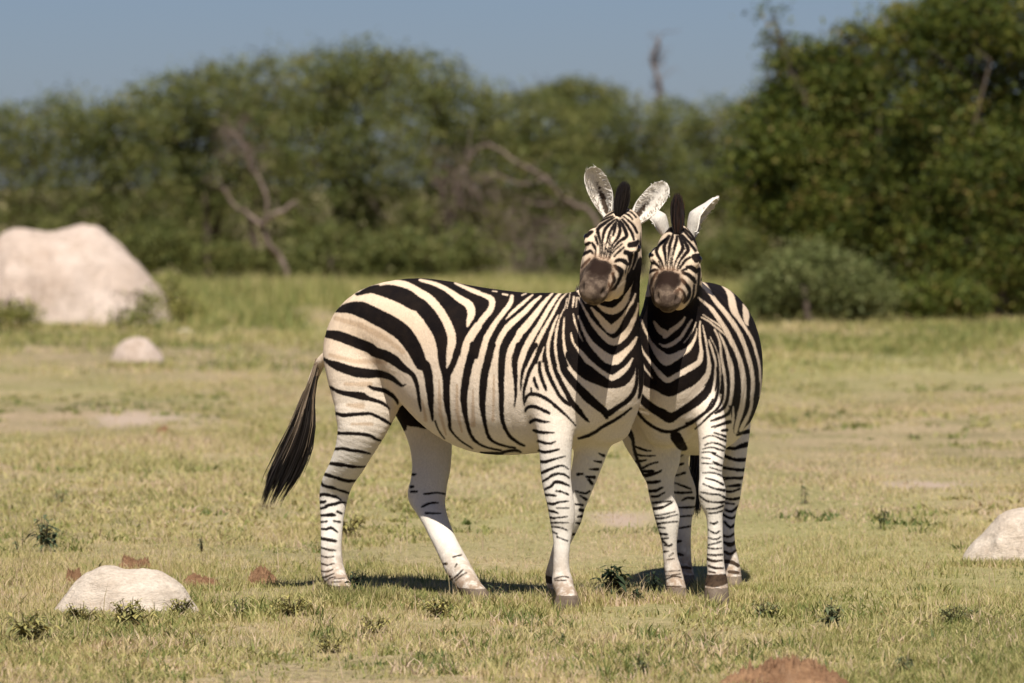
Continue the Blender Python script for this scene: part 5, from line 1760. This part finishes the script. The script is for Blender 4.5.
def tree(name, label, cat, base_px, Y, blobs_px, seed, leafm, count=14000, leaf=0.042, group=None, trunk_r=0.10, squash=0.85, hollow=0.5, stems=1, depth=0.55):
    rng = np.random.default_rng(seed)
    s = Y / F_PX
    b = at(base_px, 200, Y)
    o = np.array([b[0], Y, 0.0])
    root = empty(name, tuple(o), label, cat, group)
    blobs = []
    for i, (px, py, r) in enumerate(blobs_px):
        c = at(px, py, Y) - o
        c[1] += rng.uniform(-depth, depth) * r * s
        blobs.append([*c, r * s])
    V, F, T = crown(rng, blobs, count, leaf, squash, hollow)
    new_mesh('crown', V, F, leafm, parent=root, attrs={'tint': T}, smooth=False)
    parts = []
    for k in range(stems):
        off = np.array([rng.normal() * 0.25, rng.normal() * 0.25, 0]) if stems > 1 else np.zeros(3)
        cen = np.array(blobs)[:, :3].mean(0)
        fork = off + np.array([cen[0] * 0.35 + rng.normal() * 0.2, cen[1] * 0.3, max(0.5, cen[2] * 0.45)])
        parts.append(tube(limb_path(rng, off - np.array([0, 0, 0.05]), fork), np.linspace(trunk_r, trunk_r * 0.7, 6)))
        for bl in blobs:
            if rng.uniform() < 1.0 / stems + 0.3:
                P = limb_path(rng, fork, np.array(bl[:3]) + np.array([0, bl[3] * 0.3, 0 if trunk_r < 0.07 else bl[3] * 0.3]))
                parts.append(tube(P, np.linspace(trunk_r * 0.55, 0.012, 6), 5))
                for m in range(3):
                    e = np.array(bl[:3]) + rng.normal(size=3) * bl[3] * 0.6
                    parts.append(tube(limb_path(rng, P[3], e, 4), np.linspace(trunk_r * 0.25, 0.006, 4), 4))
    V, F, T = merge(parts)
    new_mesh('trunk', V, F, BARK, parent=root)
    return root


GT = 'acacia trees of the distant thicket'
tree('acacia_tree', 'olive acacia at the far left edge above the big termite mound', 'tree', 20, 112, [(-20, 140, 45), (20, 135, 42), (60, 128, 40), (-10, 200, 50), (45, 190, 45), (20, 240, 40), (60, 240, 34)], 1, LEAF_A, group=GT)
tree('acacia_tree', 'acacia rising just right of the big mound\'s summit', 'tree', 105, 108, [(95, 125, 38), (130, 128, 38), (90, 180, 45), (135, 185, 45), (110, 235, 42), (70, 235, 30), (150, 235, 30)], 2, LEAF_A, group=GT)
tree('acacia_tree', 'acacia with dark forked trunks left of the bare dead tree', 'tree', 205, 110, [(170, 112, 38), (205, 100, 42), (160, 165, 42), (200, 165, 45), (172, 208, 30), (215, 190, 30)], 3, LEAF_A, group=GT, stems=3)
tree('acacia_tree', 'broad acacia behind the bare dead tree', 'tree', 265, 113, [(235, 92, 40), (275, 88, 42), (240, 145, 45), (290, 140, 45), (260, 185, 40), (285, 215, 36), (305, 245, 28)], 4, LEAF_A, group=GT, stems=2)
tree('acacia_tree', 'tallest dense acacia, its crown highest above the side-on zebra\'s rump', 'tree', 345, 106, [(320, 88, 42), (355, 80, 44), (385, 88, 42), (320, 145, 48), (375, 150, 52), (330, 205, 50), (385, 215, 45), (350, 245, 35)], 5, LEAF_A, count=20000, group=GT, stems=3)
tree('acacia_tree', 'acacia sloping down to the right of the tallest one', 'tree', 450, 109, [(425, 88, 38), (460, 108, 42), (430, 150, 45), (475, 155, 45), (440, 210, 45), (410, 245, 35), (480, 215, 40)], 6, LEAF_A, count=17000, group=GT, stems=3)
tree('acacia_tree', 'flat-topped acacia with gaps, behind and left of the bare upright stem', 'tree', 570, 132, [(545, 95, 20), (575, 90, 22), (605, 96, 20), (560, 112, 22), (590, 115, 24), (575, 150, 36)], 7, LEAF_A, count=9000, group=GT, squash=0.5)
tree('acacia_tree', 'round acacia directly behind the zebras\' ears on the left', 'tree', 525, 112, [(505, 118, 36), (540, 130, 38), (515, 170, 45), (555, 175, 45), (530, 225, 42), (490, 245, 34), (565, 235, 38)], 8, LEAF_A, count=16000, group=GT, stems=3)
tree('acacia_tree', 'acacia directly behind the two zebras\' heads', 'tree', 625, 115, [(600, 135, 36), (640, 128, 32), (610, 180, 45), (650, 180, 45), (625, 230, 45), (590, 230, 30)], 9, LEAF_A, count=16000, group=GT, stems=2)
tree('acacia_tree', 'acacia between the zebras\' heads and the big dark bush', 'tree', 700, 118, [(680, 128, 32), (715, 130, 34), (750, 128, 34), (690, 175, 42), (735, 180, 42), (705, 225, 42), (755, 220, 36)], 10, LEAF_A, count=16000, group=GT, stems=2)
tree('acacia_tree', 'acacia half hidden behind the top of the big dark bush', 'tree', 800, 120, [(790, 135, 36), (830, 130, 38), (800, 190, 45), (850, 190, 45)], 11, LEAF_A, count=8000, group=GT)
tree('acacia_tree', 'shaded thicket seen through the gap behind the forked trunks', 'tree', 212, 135, [(190, 225, 26), (225, 215, 26), (205, 250, 20), (235, 245, 22), (180, 250, 18)], 31, LEAF_A, 7000, group=GT)
for side, xs_, lab in ((-1, range(-420, -60, 55), 'the same thicket running on past the left edge'), (1, range(1110, 1480, 55), 'the same thicket running on past the right edge')):
    rng = np.random.default_rng(90 + side)
    Yt = 108.0
    bl = []
    for px in xs_:
        for py, rr in ((125 + rng.uniform(-20, 20), 44), (190, 48), (245, 40)):
            c = at(px + rng.uniform(-15, 15), py, Yt)
            bl.append([*c, rr * Yt / F_PX])
    V, F, T = crown(rng, bl, 26000, 0.05)
    tag(new_mesh('thicket', V, F, LEAF_A, attrs={'tint': T}, smooth=False), lab, 'thicket', kind='stuff')
GS = 'dark low shrubs under the thicket'
for i, (px, Y, bl, lab) in enumerate([
        (225, 108, [(198, 262, 16), (228, 260, 18), (258, 264, 18), (278, 262, 14)], 'dark shrub at the foot of the forked trunks'),
        (20, 103, [(0, 262, 24), (30, 258, 26), (55, 265, 20)], 'dark shrub behind the top of the big mound'),
        (150, 105, [(140, 250, 26), (165, 245, 24)], 'dark shrub beside the right shoulder of the big mound'),
        (320, 103, [(305, 262, 22), (330, 252, 28), (350, 262, 22)], 'dark shrub under the tallest acacia, left of the zebra\'s rump'),
        (395, 103, [(375, 262, 24), (400, 255, 28), (425, 262, 22)], 'dark shrub right above the side-on zebra\'s rump'),
        (455, 104, [(440, 264, 22), (465, 256, 26)], 'dark shrub above the side-on zebra\'s back'),
        (560, 105, [(545, 262, 24), (572, 258, 28)], 'shrub behind the side-on zebra\'s withers'),
        (735, 106, [(715, 262, 24), (742, 255, 28)], 'shrub just right of the right zebra\'s ear')]):
    tree('shrub', lab, 'shrub', px, Y, bl, 60 + i, LEAF_A if i != 6 else LEAF_C, 3600, 0.05, GS, 0.04, stems=2)
GB = 'big dark green bushes at the right'
tree('broadleaf_bush', 'big dark green bush, left one of the right-hand pair with sprigs against the sky', 'bush', 850, 80,
     [(795, 100, 34), (835, 90, 40), (870, 75, 42), (785, 150, 42), (835, 150, 50), (885, 150, 50), (790, 205, 42), (840, 215, 55), (890, 225, 55), (815, 262, 36), (870, 285, 36),
      (785, 62, 12), (778, 38, 7), (772, 14, 6), (805, 55, 14), (830, 50, 12), (852, 32, 10), (880, 35, 14), (757, 120, 14), (745, 165, 16), (752, 190, 18), (898, 18, 12)], 21, LEAF_B, 44000, 0.042, GB, 0.06, stems=4, hollow=0.35)
tree('broadleaf_bush', 'big dark green bush filling the right edge up past the top', 'bush', 970, 78,
     [(925, 40, 38), (965, 25, 42), (1010, 20, 45), (1050, 60, 50), (930, 105, 48), (985, 100, 55), (1040, 130, 55), (930, 170, 50), (990, 175, 58), (1045, 200, 55), (935, 235, 48), (990, 250, 52), (1045, 265, 50),
      (950, 285, 32), (1010, 295, 30), (905, 15, 12), (935, -5, 14)], 22, LEAF_B, 50000, 0.042, GB, 0.05, stems=4, hollow=0.35)
tree('round_shrub', 'pale grey-green rounded shrub at the foot of the big dark bush', 'shrub', 812, 75, [(780, 288, 24), (812, 276, 34), (845, 286, 28), (868, 300, 18), (765, 305, 14)], 23, LEAF_C, 15000, 0.036, None, 0.05, stems=4)
tree('round_shrub', 'small olive shrub at the foot of the right-edge bush', 'shrub', 945, 75.5, [(925, 300, 16), (955, 298, 18)], 24, LEAF_B, 5000, 0.042, None, 0.03, stems=3)
tree('low_plant', 'yellow-green low plant in front of the big mound at the left edge', 'plant', 14, 71, [(6, 316, 9), (24, 314, 8)], 25, LEAF_D, 800, 0.03, None, 0.006, stems=2)
tree('low_plant', 'thin green plants in front of the right foot of the big mound', 'plant', 132, 71, [(118, 322, 7), (134, 319, 8), (150, 314, 8), (152, 300, 5)], 26, LEAF_D, 500, 0.03, None, 0.006, stems=2)
tree('low_plant', 'green plant just right of the big mound', 'plant', 175, 74, [(172, 296, 6), (182, 308, 9), (196, 314, 9), (173, 280, 4)], 27, LEAF_D, 700, 0.03, None, 0.006, stems=2)


def dead_tree(name, label, cat, Y, branches, seed, twigs=(), mat=DEAD, thin=1.0):
    rng = np.random.default_rng(seed)
    o = at(branches[0][0][0], 200, Y); o = np.array([o[0], Y, 0.0])
    parts = []
    trunk = None
    for bi, br in enumerate(branches):
        P = np.array([at(px, py, Y) for px, py, w in br]) - o
        P[:, 1] += np.cumsum(rng.normal(size=len(P)) * 0.08)
        R = [w * thin / 2 * Y / F_PX for _, _, w in br]
        Q = resample([[*p, r_, 0] for p, r_ in zip(P, R)], 4)
        Q[:, :3] += rng.normal(size=(len(Q), 3)) * 0.012
        parts.append(tube(Q[:, :3], np.maximum(Q[:, 3], 0.004), 6))
        for j in range(len(Q) // 2):
            a = Q[rng.integers(len(Q) // 3, len(Q)), :3]
            parts.append(tube(limb_path(rng, a, a + rng.normal(size=3) * np.array([.25, .25, .2]) + np.array([0, 0, .12]), 4, 0.3), [0.012, 0.009, 0.006, 0.003], 4))
    for px, py, r, n in twigs:
        c = at(px, py, Y) - o
        for j in range(n):
            a = c + rng.normal(size=3) * r * Y / F_PX * 0.5
            parts.append(tube(limb_path(rng, a, a + rng.normal(size=3) * r * Y / F_PX * 0.7, 4, 0.3), [0.008, 0.007, 0.005, 0.003], 4))
    V, F, T = merge(parts)
    ob = new_mesh(name, V, F, mat)
    ob.location = tuple(o)
    return tag(ob, label, cat)


dead_tree('dead_tree', 'bare twisted dead tree left of the side-on zebra\'s rump', 'dead tree', 97,
          [[(289, 296, 9), (287, 275, 8), (280, 258, 8), (268, 242, 8), (262, 226, 9)], [(262, 226, 7), (245, 212, 5), (232, 203, 5), (222, 186, 4)],
           [(262, 226, 7), (274, 214, 6), (284, 210, 7), (297, 202, 6)], [(262, 226, 7), (268, 208, 6), (262, 185, 6), (250, 166, 5), (244, 145, 4), (230, 128, 3)]], 1, [(240, 145, 22, 50), (225, 135, 14, 20)], thin=0.8)
dead_tree('fallen_branch', 'grey fallen tree with arching bare limbs behind the zebras\' withers', 'dead tree', 101,
          [[(600, 232, 9), (590, 212, 8), (565, 200, 7), (545, 178, 6), (520, 165, 5), (500, 150, 5), (480, 146, 4), (468, 162, 3), (460, 190, 2)],
           [(545, 178, 4), (525, 185, 3), (500, 176, 3), (478, 175, 2)], [(565, 200, 4), (545, 205, 3), (520, 200, 2)]], 2, [(465, 185, 26, 90), (540, 245, 36, 120), (500, 215, 24, 40)], thin=0.68)
dead_tree('dead_tree', 'bare upright stem standing alone against the sky above the ears', 'dead tree', 121,
          [[(652, 235, 9), (656, 150, 8), (657, 110, 7), (660, 88, 7), (655, 72, 6), (653, 58, 6), (658, 46, 6), (656, 40, 4)]], 3, [(656, 60, 7, 40), (657, 85, 6, 20)], thin=0.7)

left_zebra()
right_zebra()
